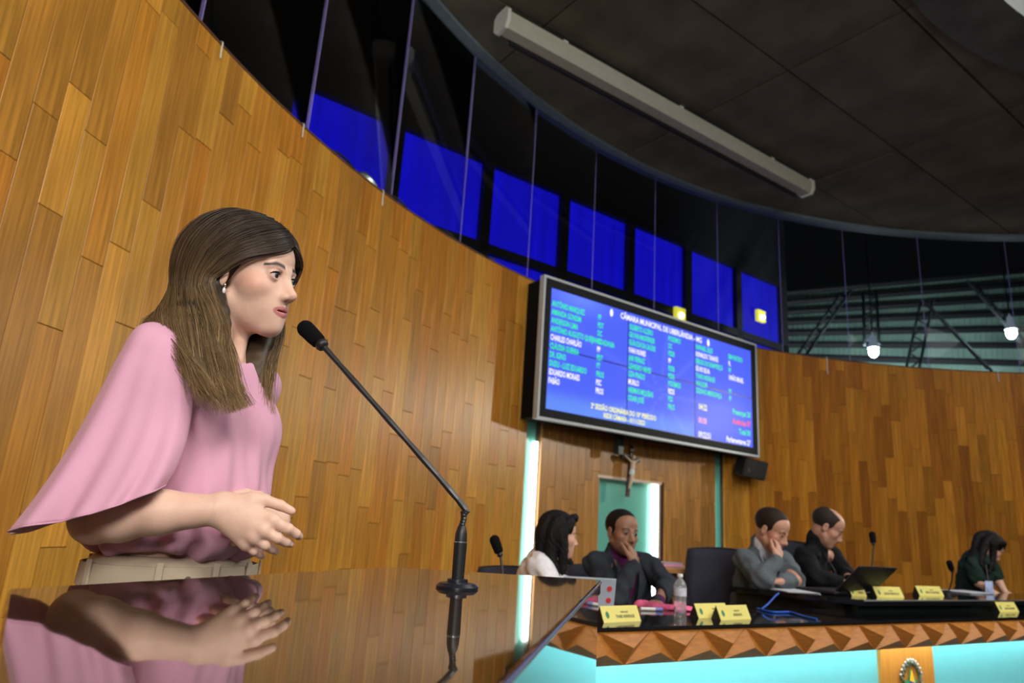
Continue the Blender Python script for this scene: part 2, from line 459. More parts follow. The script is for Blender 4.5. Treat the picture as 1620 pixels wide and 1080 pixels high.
# lit slots either side of the middle panel, and the lit niche
def slot(name, s0, s1, z1, off, leds, label):
    m = MB(); arc_shell(m, s0, s1, 0.02, z1, -off, -off - 0.02, 0.05)
    o = m.build(name, M_teal); tag(o, kind='structure', label=label)
    for s, za, zb, r in leds:
        q = MB(); q.tube([wp(s, za, -off + r + 0.004), wp(s, zb, -off + r + 0.004)], r, 10); q.build('light_tube', M_led, o)
    return o
slot('trim_2', 17.65, 17.445, ZTOP - 0.02, 0.075, [(17.480, 0.3, 1.86, 0.028)], 'tall teal light slot left of the crucifix panel')
slot('trim_3', 14.885, 14.765, ZTOP - 0.02, 0.06, [(14.87, 0.3, 1.7, 0.008)], 'narrow pale teal light slot right of the crucifix panel')
nb = slot('trim_4', NICHE[0] - 0.004, NICHE[1] + 0.004, NICHE[2], 0.09, [(NICHE[1] + 0.045, 0.25, NICHE[2] - 0.03, 0.034), (NICHE[0] - 0.014, 0.25, NICHE[2] - 0.03, 0.007)], 'teal backed niche lit white along its right side below the crucifix')
lip = MB(); arc_shell(lip, NICHE[0], NICHE[1], NICHE[2] - 0.022, NICHE[2] + 0.004, 0.004, -0.1, 0.1); lip.build('niche_head', mat('pale lip', (0.6, 0.45, 0.36), rough=0.4), nb)

# ------------------------------------------------------------------ ceiling: concrete annulus with a round skylight
RO, RI = RW + 0.02, 3.72
cl = MB()
n = 160
for r0, r1, z0, z1 in ((RI + 0.02, RO - 0.02, ZCEIL + 0.03, ZCEIL + 0.25),):
    rows = []
    for i in range(n + 1):
        a = 2 * math.pi * i / n; c, s_ = math.cos(a), math.sin(a)
        rows.append([Vector((CX + r * c, CY + r * s_, z)) for r, z in ((r0, z0), (r1, z0), (r1, z1), (r0, z1))])
    cl.grid(rows, close_u=True)
CE = cl.build('ceiling', mat('concrete joint', (0.05, 0.046, 0.038), rough=0.9)); tag(CE, kind='structure', label='dark concrete slab ceiling around a round skylight')
def ceil_panel(sa, sb, ta, tb, jit):
    g = 0.008; k = 10; rows = []; keep = False
    for i in range(k + 1):
        row = []
        for j in range(k + 1):
            s = sa + g + (sb - sa - 2 * g) * i / k; t = ta + g + (tb - ta - 2 * g) * j / k
            p = U2 * s + N2 * t; d = Vector((p.x - CX, p.y - CY)); r = d.length; ok = RI <= r <= RO; keep = keep or ok
            rc = min(max(r, RI), RO); d = d * (rc / max(r, 1e-6)); row.append((Vector((CX + d.x, CY + d.y, ZCEIL + jit)), r))
        rows.append(row)
    if not keep: return None
    mb = MB(); kk = k + 1
    V = [q[0] for r in rows for q in r]; F = []
    for i in range(k):
        for j in range(k):
            rs = [rows[a][b][1] for a, b in ((i, j), (i + 1, j), (i + 1, j + 1), (i, j + 1))]
            if min(rs) > RO or max(rs) < RI: continue
            F.append((i * kk + j, i * kk + j + 1, (i + 1) * kk + j + 1, (i + 1) * kk + j))
    if not F: return None
    used = sorted({q for f in F for q in f}); mp = {q: i for i, q in enumerate(used)}
    return [V[q] for q in used], [tuple(mp[q] for q in f) for f in F]
for i in range(-8, 9):
    for j in range(-12, 10):
        g = ceil_panel(5.14 + 2.06 * i, 5.14 + 2.06 * (i + 1), 2.05 + 1.02 * j, 2.05 + 1.02 * (j + 1), rng.uniform(-0.006, 0.006))
        if g is None: continue
        o = mk('concrete_panel', g[0], g[1], M_conc, CE)
        c = sum(g[0], Vector()) / len(g[0]) - WO[CE]; o.data.transform(Matrix.Translation(-c)); o.location = c
        md = o.modifiers.new('thickness', 'SOLIDIFY'); md.thickness = 0.05; md.offset = -1
def ring(name, r0, r1, z0, z1, m, label, parent=None, n=160):
    mb = MB(); rows = []
    for i in range(n + 1):
        a = 2 * math.pi * i / n; c, s_ = math.cos(a), math.sin(a)
        rows.append([Vector((CX + r * c, CY + r * s_, z)) for r, z in ((r0, z0), (r1, z0), (r1, z1), (r0, z1))])
    mb.grid(rows, close_u=True); o = mb.build(name, m, parent, smooth=40); 
    if parent is None: tag(o, kind='structure', label=label)
    return o
ring('trim_5', RW - 0.10, RW + 0.06, ZCEIL - 0.035, ZCEIL + 0.06, M_ring, 'blue grey painted ring along the ceiling edge above the glass')
ring('trim_6', RI - 0.03, RI + 0.42, ZCEIL - 0.03, ZCEIL + 0.4, mat('dark grey kerb', (0.09, 0.1, 0.095), rough=0.8, var=0.3, vscale=3), 'grey kerb ring around the bright skylight')
sk = MB(); sk.lathe((CX, CY, ZCEIL + 0.30), [(RI, 0.0), (RI, 0.03)], 96)
so = sk.build('window_3', mat('daylit diffuser', (0.9, 0.9, 0.9), emit=(1.0, 0.98, 0.95), estr=SKYLIGHT)); tag(so, kind='structure', label='round white skylight in the middle of the ceiling')

# ------------------------------------------------------------------ ring of glass panes above the wall
gw = empty('window_1', wp(15, ZTOP + 0.012), kind='structure', label='ring of tall frameless glass panes between plank wall and ceiling')
M_seal = glass_mat('sealant', (1, 1, 1), 0.02)
nt = M_seal.node_tree; df = nt.nodes.new('ShaderNodeBsdfDiffuse'); df.inputs[0].default_value = (0.42, 0.34, 0.78, 1)  # blue window light along the joints is put into the sealant's purple
mx2 = nt.nodes.new('ShaderNodeMixShader'); mx2.inputs[0].default_value = 0.6
old = [l for l in nt.links if l.to_node.type == 'OUTPUT_MATERIAL'][0].from_socket
nt.links.new(old, mx2.inputs[1]); nt.links.new(df.outputs[0], mx2.inputs[2]); nt.links.new(mx2.outputs[0], [q for q in nt.nodes if q.type == 'OUTPUT_MATERIAL'][0].inputs[0])
js = [23.55, 22.55, 21.6, 20.62, 19.66, 18.75, 17.78, 16.80, 15.82, 14.81, 13.83, 12.85, 11.77, 10.62, 9.6]
for a, b in zip(js[:-1], js[1:]):
    q = MB(); p0, p1 = wp(a - 0.004, 0), wp(b + 0.004, 0)
    nrm = Vector((CX - (p0.x + p1.x) / 2, CY - (p0.y + p1.y) / 2, 0)).normalized() * 0.002
    q.add([(*(p0 + o).xy, z) for z in (ZTOP + 0.012, ZCEIL - 0.035) for o in (nrm, -nrm)] + [(*(p1 + o).xy, z) for z in (ZTOP + 0.012, ZCEIL - 0.035) for o in (nrm, -nrm)],
          [(0, 4, 6, 2), (1, 3, 7, 5), (0, 2, 3, 1), (4, 5, 7, 6), (2, 6, 7, 3), (0, 1, 5, 4)])
    q.build('pane', M_glass, gw)
for a in js:
    q = MB(); q.tube([wp(a, ZTOP + 0.012), wp(a, ZCEIL - 0.03)], 0.0032, 6); q.build('sealant_joint', M_seal, gw)

# ------------------------------------------------------------------ beyond the glass: blue curtained windows of the hall
DW = 8.0
def hp(s, z, d=0.0): q = U2 * s + N2 * (DW + d); return Vector((q.x, q.y, z))
M_blue = mat('daylit blue blind', (0.0, 0.0, 0.02), rough=0.8, emit=(0.004, 0.003, 0.46), estr=1.0)
bnt = M_blue.node_tree; bb = bnt.nodes['Principled BSDF']
tcx = bnt.nodes.new('ShaderNodeTexCoord'); mpx = bnt.nodes.new('ShaderNodeMapping'); mpx.inputs['Scale'].default_value = (5, 5, 0.3)
nzx = bnt.nodes.new('ShaderNodeTexNoise'); nzx.inputs['Scale'].default_value = 1.6
mrx = bnt.nodes.new('ShaderNodeMapRange'); mrx.inputs['To Min'].default_value = 0.55; mrx.inputs['To Max'].default_value = 1.45
bnt.links.new(tcx.outputs['Object'], mpx.inputs[0]); bnt.links.new(mpx.outputs[0], nzx.inputs['Vector']); bnt.links.new(nzx.outputs['Fac'], mrx.inputs['Value']); bnt.links.new(mrx.outputs[0], bb.inputs['Emission Strength'])
hw = MB()
def hbox(mb, s0, s1, z0, z1, d0, d1):
    P = [hp(s, z, d) for z in (z0, z1) for s, d in ((s0, d0), (s1, d0), (s1, d1), (s0, d1))]
    mb.add(P, [(3, 2, 1, 0), (4, 5, 6, 7), (0, 1, 5, 4), (1, 2, 6, 5), (2, 3, 7, 6), (3, 0, 4, 7)])
s0w = 2.19; pitch = 1.53; ww = 1.36
hbox(hw, -3.5, 12.95, 6.35, 9.0, 0.0, 0.2); hbox(hw, -3.5, 12.95, 4.93, 5.07, 0.0, 0.2); hbox(hw, -3.5, 12.95, 0.0, 3.75, 0.0, 0.2)
hbox(hw, -3.5, s0w - 0.14, 3.75, 6.35, 0, 0.2); hbox(hw, s0w + 7 * pitch - 0.16, 12.95, 3.75, 6.35, 0, 0.2)
for i in range(0, 7):
    if i: hbox(hw, s0w + pitch * i - (pitch - ww) , s0w + pitch * i, 3.75, 6.35, 0.0, 0.2)
HW = hw.build('window_2', M_dark); tag(HW, kind='structure', label='row of windows with deep blue blinds behind the glass ring')
for i in range(7):
    for z0, z1 in ((5.07, 6.35), (3.75, 4.93)):
        q = MB(); hbox(q, s0w + pitch * i, s0w + pitch * i + ww - 0.0, z0, z1, 0.10, 0.12)
        o = q.build('blind', M_blue, HW); c = hp(s0w + pitch * i, z0) - WO[HW]; o.data.transform(Matrix.Translation(-c)); o.location = c
# square yellow lamps on that wall
for x, y, lb in ((1075, 497, 'square yellow lamp glowing just above the top edge of the screen'), (1203, 500, 'square yellow lamp glowing on the rightmost blue window')):
    d = at(x, y, 1.0) - Vector((0, 0, ZC)); t = (DW - 0.06) / d.dot(N2); p = Vector((0, 0, ZC)) + d * t
    L = empty('wall_lamp', p - Vector((0, 0, 0.12)), lb, 'lamp', 'yellow square wall lamps')
    R3 = math.atan2(U2.y, U2.x)
    MB().box(p, (0.25, 0.07, 0.23), R3).build('lamp_body', mat('yellow diffuser', (0.8, 0.7, 0.1), emit=(0.75, 0.68, 0.06), estr=0.9), L)
    MB().ball(p - N2 * 0.035 - Vector((0, 0, 0.03)), (0.06, 0.06, 0.055), 8).build('bulb', mat('bulb', (1, 1, 1), emit=(1, 0.95, 0.6), estr=6), L)

# corrugated roof, trusses and high lamps beyond the glass on the right
M_sheet = mat('corrugated sheet', (0.24, 0.36, 0.30), rough=0.45, metal=0.15, var=0.25, vscale=1.5)
RF = empty('ceiling_outer', at(1430, 600, 13.0), kind='structure', label='green grey corrugated metal roof beyond the glass on the right')
def rpt(u, v):
    a0, a1 = at(1237, 582, 14.2), at(1660, 606, 13.2); b0, b1 = at(1237, 464, 16.2), at(1660, 424, 15.5)
    lo = a0.lerp(a1, u); hi = b0.lerp(b1, u); return lo.lerp(hi, v)
nb_ = 7
for k in range(nb_):
    v0, v1 = k / nb_, (k + 0.93) / nb_; rows = []; nr = 150
    for j in range(7):
        f = j / 6; bulge = -math.sin(f * math.pi) * 0.26
        rows.append([rpt(i / nr, v0 + (v1 - v0) * f) + Vector((0, 0, 1)) * bulge + Vector((0, -0.03, 0.03)) * math.sin(i * math.pi / 1.0 / 1.5) for i in range(nr + 1)])
    q = MB(); q.grid(rows); q.build('roof_sheet', M_sheet, RF)
    q = MB(); q.tube([rpt(0, v1 + 0.01) - Vector((0, 0.1, 0.03)), rpt(1, v1 + 0.01) - Vector((0, 0.1, 0.03))], 0.07, 6); q.build('purlin', M_dark, RF)
M_truss = mat('truss steel', (0.02, 0.024, 0.026), rough=0.45, metal=0.4)
for i, (a, b, nm) in enumerate((((1338, 462), (1248, 590), 'leftmost'), ((1376, 462), (1379, 545), 'upright'), ((1466, 478), (1440, 600), 'steep'), ((1462, 476), (1566, 585), 'long'), ((1536, 446), (1622, 545), 'rightmost'))):
    p, q = at(*a, 12.3), at(*b, 11.6); ax = (q - p).normalized(); sd = Vector((0, 0, 1)).cross(ax).normalized() * 0.11 if abs(ax.z) < 0.95 else Vector((0.11, 0, 0))
    m = MB(); m.tube([p + sd, q + sd], 0.026, 6); m.tube([p - sd, q - sd], 0.026, 6); k = 9
    for j in range(k):
        s1, s2 = (sd, -sd) if j % 2 else (-sd, sd); m.tube([p.lerp(q, j / k) + s1, p.lerp(q, (j + 1) / k) + s2], 0.014, 5)
    m.build('truss', M_truss, RF)
for x, y, Y, lb in ((1382, 556, 11.3, 'bright white lamp beyond the glass above the wall left of the other'), (1600, 527, 11.3, 'bright white lamp beyond the glass at the right edge')):
    p = at(x, y, Y); L = empty('high_lamp', p - Vector((0, 0, 0.1)), lb, 'lamp', 'white high lamps under the metal roof')
    MB().ball(p, (0.075, 0.075, 0.10), 10).build('bulb', mat('lamp glow', (1, 1, 1), emit=(0.85, 0.93, 1.0), estr=60), L)
    MB().lathe(p + Vector((0, 0, 0.06)), [(0.10, 0), (0.06, 0.1), (0.04, 0.22), (0.012, 0.26), (0.011, 0.3)], 14).build('lamp_housing', mat('lamp reflector', (0.5, 0.55, 0.6), rough=0.3, metal=0.6, emit=(0.4, 0.5, 0.6), estr=0.25), L)
    MB().tube([p + Vector((0, 0, 0.34)), p + Vector((0, 0, 2.45 if x < 1500 else 2.05))], 0.012, 8).build('suspension_rod', M_dark, L)
    light('high_lamp_light', 'SPOT', p + Vector((0, 0.1, 0.0)), p + Vector((0, 3.0, 1.6)), 230, (0.85, 0.95, 1.0), 0.1, 150)

MB().tube([at(1340, 556, 11.3) + Vector((0, 0, 2.55)), at(1640, 527, 11.3) + Vector((0, 0, 2.0))], 0.09, 8).build('lamp_beam', M_truss, RF)

# ------------------------------------------------------------------ projector screen housing under the ceiling
pa, pb = at(797, 38, 4.78), at(1274, 302, 7.25); 
pa = atz(797, 36, 5.13); pb = atz(1274, 298, 5.13)
ax = (pb - pa); ax.z = 0; Ls = ax.length; ax.normalize(); sd = Vector((-ax.y, ax.x, 0))
PS = empty('projection_screen', (pa + pb) / 2 - Vector((0, 0, 0.1)), 'long white projection screen housing fixed under the concrete ceiling', 'screen')
def extrude(prof, p, q, sd):
    m = MB(); n = len(prof); V = [p + sd * a + Vector((0, 0, b)) for a, b in prof] + [q + sd * a + Vector((0, 0, b)) for a, b in prof]
    m.add(V, [tuple(range(n)), tuple(range(2 * n - 1, n - 1, -1))] + [(i, n + i, n + (i + 1) % n, (i + 1) % n) for i in range(n)]); return m
oct_ = [(-0.09, -0.03), (-0.06, -0.085), (0.05, -0.085), (0.09, -0.04), (0.09, 0.06), (0.06, 0.09), (-0.06, 0.09), (-0.09, 0.06)]
extrude(oct_, pa, pb, sd).build('housing', mat('white housing', (0.50, 0.50, 0.42), rough=0.5, var=0.05), PS)
for p, d in ((pa, -1), (pb, 1)):
    extrude([(a * 1.16, b * 1.16) for a, b in oct_], p, p + ax * 0.03 * d, sd).build('end_cap', M_white, PS)
extrude([(0.055, -0.115), (0.085, -0.115), (0.085, -0.06), (0.055, -0.06)], pa + ax * 0.12, pb - ax * 0.1, sd).build('bottom_bar', M_black, PS)
for f in (0.15, 0.5, 0.85):
    p = pa.lerp(pb, f); m = MB(); m.box(p + Vector((0, 0, 0.115)), (0.05, 0.05, 0.06), math.atan2(ax.y, ax.x)); m.build('ceiling_bracket', M_white, PS)

# ------------------------------------------------------------------ small things on the wall's top edge
M_tie = mat('pale plastic tie', (0.75, 0.72, 0.62), rough=0.5)
for x, y, ln, nm in ((350, 62, 0.10, 'leftmost'), (477, 203, 0.10, 'second from the left'), (604, 306, 0.13, 'above the microphone tip'), (1307, 566, 0.22, 'just right of the screen'), (1578, 592, 0.14, 'near the right edge')):
    d = at(x, y, 1.0) - Vector((0, 0, ZC)); a_ = d.x ** 2 + d.y ** 2; b_ = -2 * (d.x * CX + d.y * CY); c_ = CX ** 2 + CY ** 2 - RW ** 2
    t = (-b_ + math.sqrt(b_ * b_ - 4 * a_ * c_)) / (2 * a_); p = Vector((d.x * t, d.y * t, ZTOP + 0.014)); n_ = Vector((CX - p.x, CY - p.y, 0)).normalized()
    m = MB(); pts = catmull([p - n_ * 0.03, p + n_ * 0.012, p + n_ * 0.014 - Vector((0, 0, ln * 0.45)), p + n_ * 0.03 - Vector((0.01, 0, ln))], 9); m.tube(pts, 0.0055, 6, flat=0.4)
    tag(m.build('cable_tie', M_tie, smooth=60), 'short white cable tie hanging over the plank wall edge, ' + nm, 'cable tie', 'cable ties along the wall top')
cb = MB(); cb.tube([wp(20.35 - 2.1 * i / 30, ZTOP + 0.022 + 0.012 * math.sin(i * 1.3), -0.015 + 0.02 * math.sin(i * 0.7)) for i in range(31)], 0.009, 6)
tag(cb.build('power_cable', M_black, smooth=60), 'black cable lying along the top edge of the plank wall', 'cable')
cn = MB(); cn.tube([wp(20.02, ZTOP + 0.03, -0.02), wp(19.97, ZTOP + 0.035, -0.02), wp(19.9, ZTOP + 0.03, -0.02), wp(19.82, ZTOP + 0.026, -0.02)], [0.012, 0.03, 0.03, 0.012], 8)
tag(cn.build('cable_connector', M_chrome, smooth=40), 'silver connector lying with the cable on the wall top', 'connector')

# ------------------------------------------------------------------ video wall
TL = Vector((0.334, 6.148, 0)); TR = TL + U2 * 3.082; TZ0, TZ1 = 2.112, 3.262; NF = -N2           # NF: towards the room
TW = 3.082; TH = TZ1 - TZ0
def tv(u, z, d=0.0): return TL + U2 * u + NF * d + Vector((0, 0, z))
def tvbox(mb, u0, u1, z0, z1, d0, d1):
    P = [tv(u, z, d) for z in (z0, z1) for u, d in ((u0, d1), (u1, d1), (u1, d0), (u0, d0))]
    mb.add(P, [(3, 2, 1, 0), (4, 5, 6, 7), (0, 1, 5, 4), (1, 2, 6, 5), (2, 3, 7, 6), (3, 0, 4, 7)])
TV = empty('video_wall', tv(TW / 2, TZ0 - 0.09, -0.1), 'large wall mounted voting display with blue screen and silver edge', 'screen')
bz = 0.075
m = MB(); tvbox(m, -bz, TW + bz, TZ0 - bz, TZ1 + bz, -0.30, -0.012); m.build('cabinet', M_cab, TV)
m = MB()
for u0, u1, z0, z1 in ((-bz, 0, TZ0 - bz, TZ1 + bz), (TW, TW + bz, TZ0 - bz, TZ1 + bz), (0, TW, TZ0 - bz, TZ0), (0, TW, TZ1, TZ1 + bz)): tvbox(m, u0, u1, z0, z1, -0.012, 0.006)
m.build('bezel', mat('bezel black', (0.010, 0.013, 0.014), rough=0.6, spec=0.15), TV)
m = MB(); e = 0.022
for u0, u1, z0, z1 in ((-bz - e, -bz, TZ0 - bz - e, TZ1 + bz + e), (TW + bz, TW + bz + e, TZ0 - bz - e, TZ1 + bz + e), (-bz, TW + bz, TZ0 - bz - e, TZ0 - bz), (-bz, TW + bz, TZ1 + bz, TZ1 + bz + e)): tvbox(m, u0, u1, z0, z1, -0.05, 0.012)
m.build('edge_trim', M_edge, TV)
def screen_mat():
    m = bpy.data.materials.new('voting screen'); m.use_nodes = True; nt = m.node_tree; b = nt.nodes['Principled BSDF']
    b.inputs['Base Color'].default_value = (0.01, 0.01, 0.015, 1); b.inputs['Roughness'].default_value = 0.35; b.inputs['Specular IOR Level'].default_value = 0.08
    at_ = nt.nodes.new('ShaderNodeAttribute'); at_.attribute_name = 'col'
    nt.links.new(at_.outputs['Color'], b.inputs['Emission Color']); b.inputs['Emission Strength'].default_value = 1.0
    return m
M_scr = screen_mat()
def scr_col(u, v):
    # the picture on the screen: blue, a lighter band along the bottom left, faint rays
    c = np.array([0.075, 0.13, 0.95]); fx = u / TW; fz = v / TH
    if fx < 0.665:
        w = 1 / (1 + math.exp((fz - 0.13) * 40)); c = c * (1 - w) + np.array([0.13, 0.28, 0.95]) * w
    ang = math.atan2(fz * TH - 0.38, fx * TW - 1.5); rr = math.hypot(fz * TH - 0.38, fx * TW - 1.5)
    c = c + np.array([0.05, 0.06, 0.08]) * max(0, math.cos(ang * 9)) ** 8 * math.exp(-rr * 1.3)
    c = c + np.array([0.07, 0.12, 0.12]) * math.exp(-((fx - 0.12) ** 2 / 0.012 + (fz - 0.98) ** 2 / 0.012))
    return tuple(c)
for i in range(3):
    for j in range(2):
        m = MB(); k = 30; g = 0.006; u0, u1 = TW * i / 3 + g, TW * (i + 1) / 3 - g; z0, z1 = TH * j / 2 + g, TH * (j + 1) / 2 - g
        V = []; C = []
        for a in range(k + 1):
            for b in range(k + 1):
                u, z = u0 + (u1 - u0) * a / k, z0 + (z1 - z0) * b / k; V.append(tv(u, TZ0 + z, 0.0)); C.append(scr_col(u, z))
        F = [(a * (k + 1) + b, (a + 1) * (k + 1) + b, (a + 1) * (k + 1) + b + 1, a * (k + 1) + b + 1) for a in range(k) for b in range(k)]
        mk('display_panel', V, F, M_scr, TV, attrs=C)
m = MB(); tvbox(m, 0, TW, TZ0, TZ1, -0.012, -0.004); m.build('panel_seam', mat('seam blue black', (0.01, 0.012, 0.05), rough=0.3, emit=(0.01, 0.02, 0.3), estr=0.5), TV)
m = MB(); tvbox(m, 1.17, 1.24, 1.85, TZ0 - bz, -0.3, -0.24); m.build('mount_strip', mat('dark green strip', (0.02, 0.05, 0.045), rough=0.4), TV)
def tpix(cx, cy):
    d = at(820 + cx / 3.375, 420 + cy / 3.375, 1.0) - Vector((0, 0, ZC)); t = (TL.dot(NF)) / d.dot(NF); p = d * t + Vector((0, 0, ZC)); return (p - TL).dot(U2), p.z
G, Wt, Y_, Rd, Pk = 'green', 'white', 'yellow', 'red', 'pink'
lets = {k: MB() for k in (G, Wt, Y_, Rd, Pk)}
rows_l = [('ANTÔNIO MARQUEZ', 'PP', G), ('AMANDA GONDIM', 'PDT', G), ('ANDERSON LIMA', 'DC', G), ('ANTÔNIO AUGUSTO QUEIJINHO', 'CIDADANIA', G), ('CHARLES CHARLÃO', 'PP', Wt),
          ('CLÁUDIA GUERRA', 'PDT', G), ('DR. IGINO', 'PT', G), ('DUDU - LUIZ EDUARDO', 'PROS', G), ('EDUARDO MORAES', 'PSC', Wt), ('FABÃO', 'PROS', Wt)]
rows_m = [('GILBERTO ALZIRO', 'PODEMOS', G), ('GILVAN MASFERRER', 'DC', G), ('GLÁUCIA DA SAÚDE', 'PSDB', G), ('IVAN NUNES', 'PP', Wt), ('JAIR FERRAZ', 'PSDB', G), ('LEANDRO NEVES', 'PSDB', G),
          ('LIZA PRADO', 'PODEMOS', G), ('MURILO', 'REDE', Wt), ('NEEMIAS MIQUÉIAS', 'PSD', G), ('ODAIR JOSÉ', 'PROS', G)]
rows_r = [('RAPHAEL LELES', 'SEM PARTIDO', G), ('RONALDO TANNÚS', 'PL', Wt), ('SÉRGIO DO BOM PREÇO', 'PP', G), ('SÍLVIO SILVA', 'UNIÃO BRASIL', Wt), ('THAIS ANDRADE', '', G), ('WALQUIR', 'PV', G), ('ZEZINHO MENDONÇA', 'PP', G)]
u_, z_r1 = tpix(180, 202); _, z_r10 = tpix(157, 612); dz = (z_r1 - z_r10) / 9; th = dz * 0.66
cols = [tpix(178, 200)[0], tpix(425, 262)[0], tpix(590, 320)[0], tpix(800, 385)[0], tpix(945, 425)[0], tpix(1120, 485)[0]]
def wr(k, s, u, z, h, al='LEFT', sq=1.0): text_mb(lets[k], s, tv(u, z, 0.003), U2, Vector((0, 0, 1)), h, al, sq)
for rws, a, b in ((rows_l, 0, 1), (rows_m, 2, 3), (rows_r, 4, 5)):
    for i, (nm, pt, c) in enumerate(rws):
        z = z_r1 - dz * i - th * 0.4; wr(c, nm, cols[a] + 0.004, z, th, sq=0.55)
        if pt: wr(c, pt, cols[b], z, th, sq=0.55)
z_t = z_r1 + dz * 1.05 - th * 0.4
ut0, ut1 = tpix(525, 250)[0], tpix(995, 400)[0]
wr(Wt, 'CÂMARA MUNICIPAL DE UBERLÂNDIA - MG', (ut0 + ut1) / 2, z_t, th * 1.08, 'CENTER', 0.78)
for ux in (tpix(497, 240)[0], tpix(1013, 404)[0]):
    lets[Wt].add([tv(ux + math.cos(a) * 0.022, z_t + 0.025 + math.sin(a) * 0.04, 0.003) for a in [2 * math.pi * i / 12 for i in range(12)]], [tuple(range(12))])
uc, zc = tpix(567, 795); wr(Y_, '2ª SESSÃO ORDINÁRIA DO 10º PERÍODO', uc, zc, th * 0.9, 'CENTER', 0.72)
uc, zc = tpix(567, 832); wr(Y_, 'REDE CÂMARA - 01/11/2023', uc, zc, th * 0.85, 'CENTER', 0.72)
for (cx, cy), s, c in (((962, 765), '04:22', Y_), ((960, 837), '00:00', Pk), ((960, 913), '09:22:51', Wt)):
    u, z = tpix(cx, cy); wr(c, s, u, z, th * 1.15, sq=0.72)
for (cx, cy), s, c in (((1238, 812), 'Presenças 20', G), ((1238, 862), 'Ausências 07', Rd), ((1238, 910), 'Total 00', G), ((1238, 962), 'Parlamentares 27', Wt)):
    u, z = tpix(cx, cy); wr(c, s, u, z, th * 1.1, 'RIGHT', 0.74)
for k, c in ((G, (0.02, 0.85, 0.32)), (Wt, (0.95, 0.95, 1.0)), (Y_, (0.95, 0.92, 0.3)), (Rd, (1.0, 0.10, 0.12)), (Pk, (1.0, 0.45, 0.55))):
    lets[k].build('screen_lettering', mat('lit lettering ' + k, (0, 0, 0), emit=c, estr=1.15), TV)

# ------------------------------------------------------------------ crucifix
CP = wp(16.215, 0, 0.05); cn_ = Vector((CX - CP.x, CY - CP.y, 0)).normalized(); cr = Vector((-cn_.y, cn_.x, 0))    # cr: right as seen from the room? fixed below
if cr.dot(_rt) < 0: cr = -cr
CR = empty('crucifix', CP + Vector((0, 0, 1.44)), 'dark wooden crucifix with pale figure hanging below the screen', 'crucifix')
tl = math.radians(-5.0)
def cpnt(a, b, d=0.0):
    """a right, b up from the middle of the cross"""
    a2 = a * math.cos(tl) - b * math.sin(tl); b2 = a * math.sin(tl) + b * math.cos(tl); return CP + Vector((0, 0, 1.775)) + cr * a2 + Vector((0, 0, b2)) + cn_ * d
def cbar(a0, a1, b0, b1, d0, d1):
    m = MB(); P = [cpnt(a, b, d) for b in (b0, b1) for a, d in ((a0, d0), (a1, d0), (a1, d1), (a0, d1))]
    m.add(P, [(3, 2, 1, 0), (4, 5, 6, 7), (0, 1, 5, 4), (1, 2, 6, 5), (2, 3, 7, 6), (3, 0, 4, 7)]); return m
Mcx = mat('black brown wood', (0.025, 0.014, 0.010), rough=0.5); Mco = mat('painted plaster', (0.62, 0.5, 0.36), rough=0.6)
cbar(-0.02, 0.02, -0.33, 0.20, 0, 0.025).build('upright', mat('red brown wood', (0.06, 0.02, 0.014), rough=0.5), CR); cbar(-0.13, 0.13, 0.045, 0.09, 0.0, 0.026).build('crossbeam', Mcx, CR)
m = MB(); m.tube([cpnt(0, 0.035, 0.045), cpnt(0, -0.02, 0.055), cpnt(-0.004, -0.06, 0.05)], [0.026, 0.027, 0.021], 10)
m.tube([cpnt(-0.11, 0.075, 0.035), cpnt(-0.055, 0.045, 0.045), cpnt(-0.012, 0.02, 0.05)], [0.007, 0.010, 0.013], 8)
m.tube([cpnt(0.11, 0.075, 0.035), cpnt(0.055, 0.045, 0.045), cpnt(0.012, 0.02, 0.05)], [0.007, 0.010, 0.013], 8)
m.tube([cpnt(-0.004, -0.09, 0.05), cpnt(-0.006, -0.15, 0.062), cpnt(-0.016, -0.22, 0.05), cpnt(-0.018, -0.25, 0.045)], [0.022, 0.019, 0.013, 0.008], 8)
m.ball(cpnt(0.004, 0.075, 0.055), (0.017, 0.02, 0.024), 8); m.build('figure', Mco, CR, smooth=70)
m = MB(); m.tube([cpnt(-0.003, -0.055, 0.05), cpnt(-0.004, -0.085, 0.052), cpnt(-0.005, -0.105, 0.05)], [0.024, 0.029, 0.024], 10); m.build('loincloth', mat('pale cloth', (0.62, 0.72, 0.75), rough=0.7), CR, smooth=70)
m = MB(); m.box(cpnt(0.0, 0.15, 0.03), (0.05, 0.012, 0.022), math.atan2(cr.y, cr.x)); m.build('title_plate', Mco, CR)

# ------------------------------------------------------------------ loudspeaker on the wall
SP = wp(14.51, 0, 0.0); sn = Vector((CX - SP.x, CY - SP.y, 0)).normalized(); rz = math.atan2(sn.y, sn.x) + math.pi / 2
KS = empty('wall_speaker', SP + Vector((0, 0, 1.77)), 'small black loudspeaker on a bracket below the screen\'s right corner', 'speaker')
Rs = Matrix.Rotation(rz, 3, 'Z') @ Matrix.Rotation(math.radians(14), 3, 'X') @ Matrix.Rotation(math.radians(5), 3, 'Y'); ctr = SP + sn * 0.17 + Vector((0, 0, 1.89))
def sbox(sz, off, name, m, bev=0.0): MB().box(ctr + Rs @ Vector(off), sz, M=Rs, bev=bev).build(name, m, KS)
sbox((0.33, 0.17, 0.215), (0, 0, 0), 'cabinet', M_black, 0.012); sbox((0.30, 0.008, 0.185), (0, -0.087, 0), 'grille', mat('speaker grille', (0.02, 0.02, 0.022), rough=0.7, bump=0.8, bscale=600))
sbox((0.012, 0.004, 0.05), (-0.11, -0.093, -0.02), 'badge', M_chrome)
m = MB(); m.tube([SP + Vector((0, 0, 1.98)), SP + sn * 0.1 + Vector((0, 0, 2.02)), SP + sn * 0.15 + Vector((0, 0, 1.98))], 0.012, 8); m.build('bracket', M_black, KS)

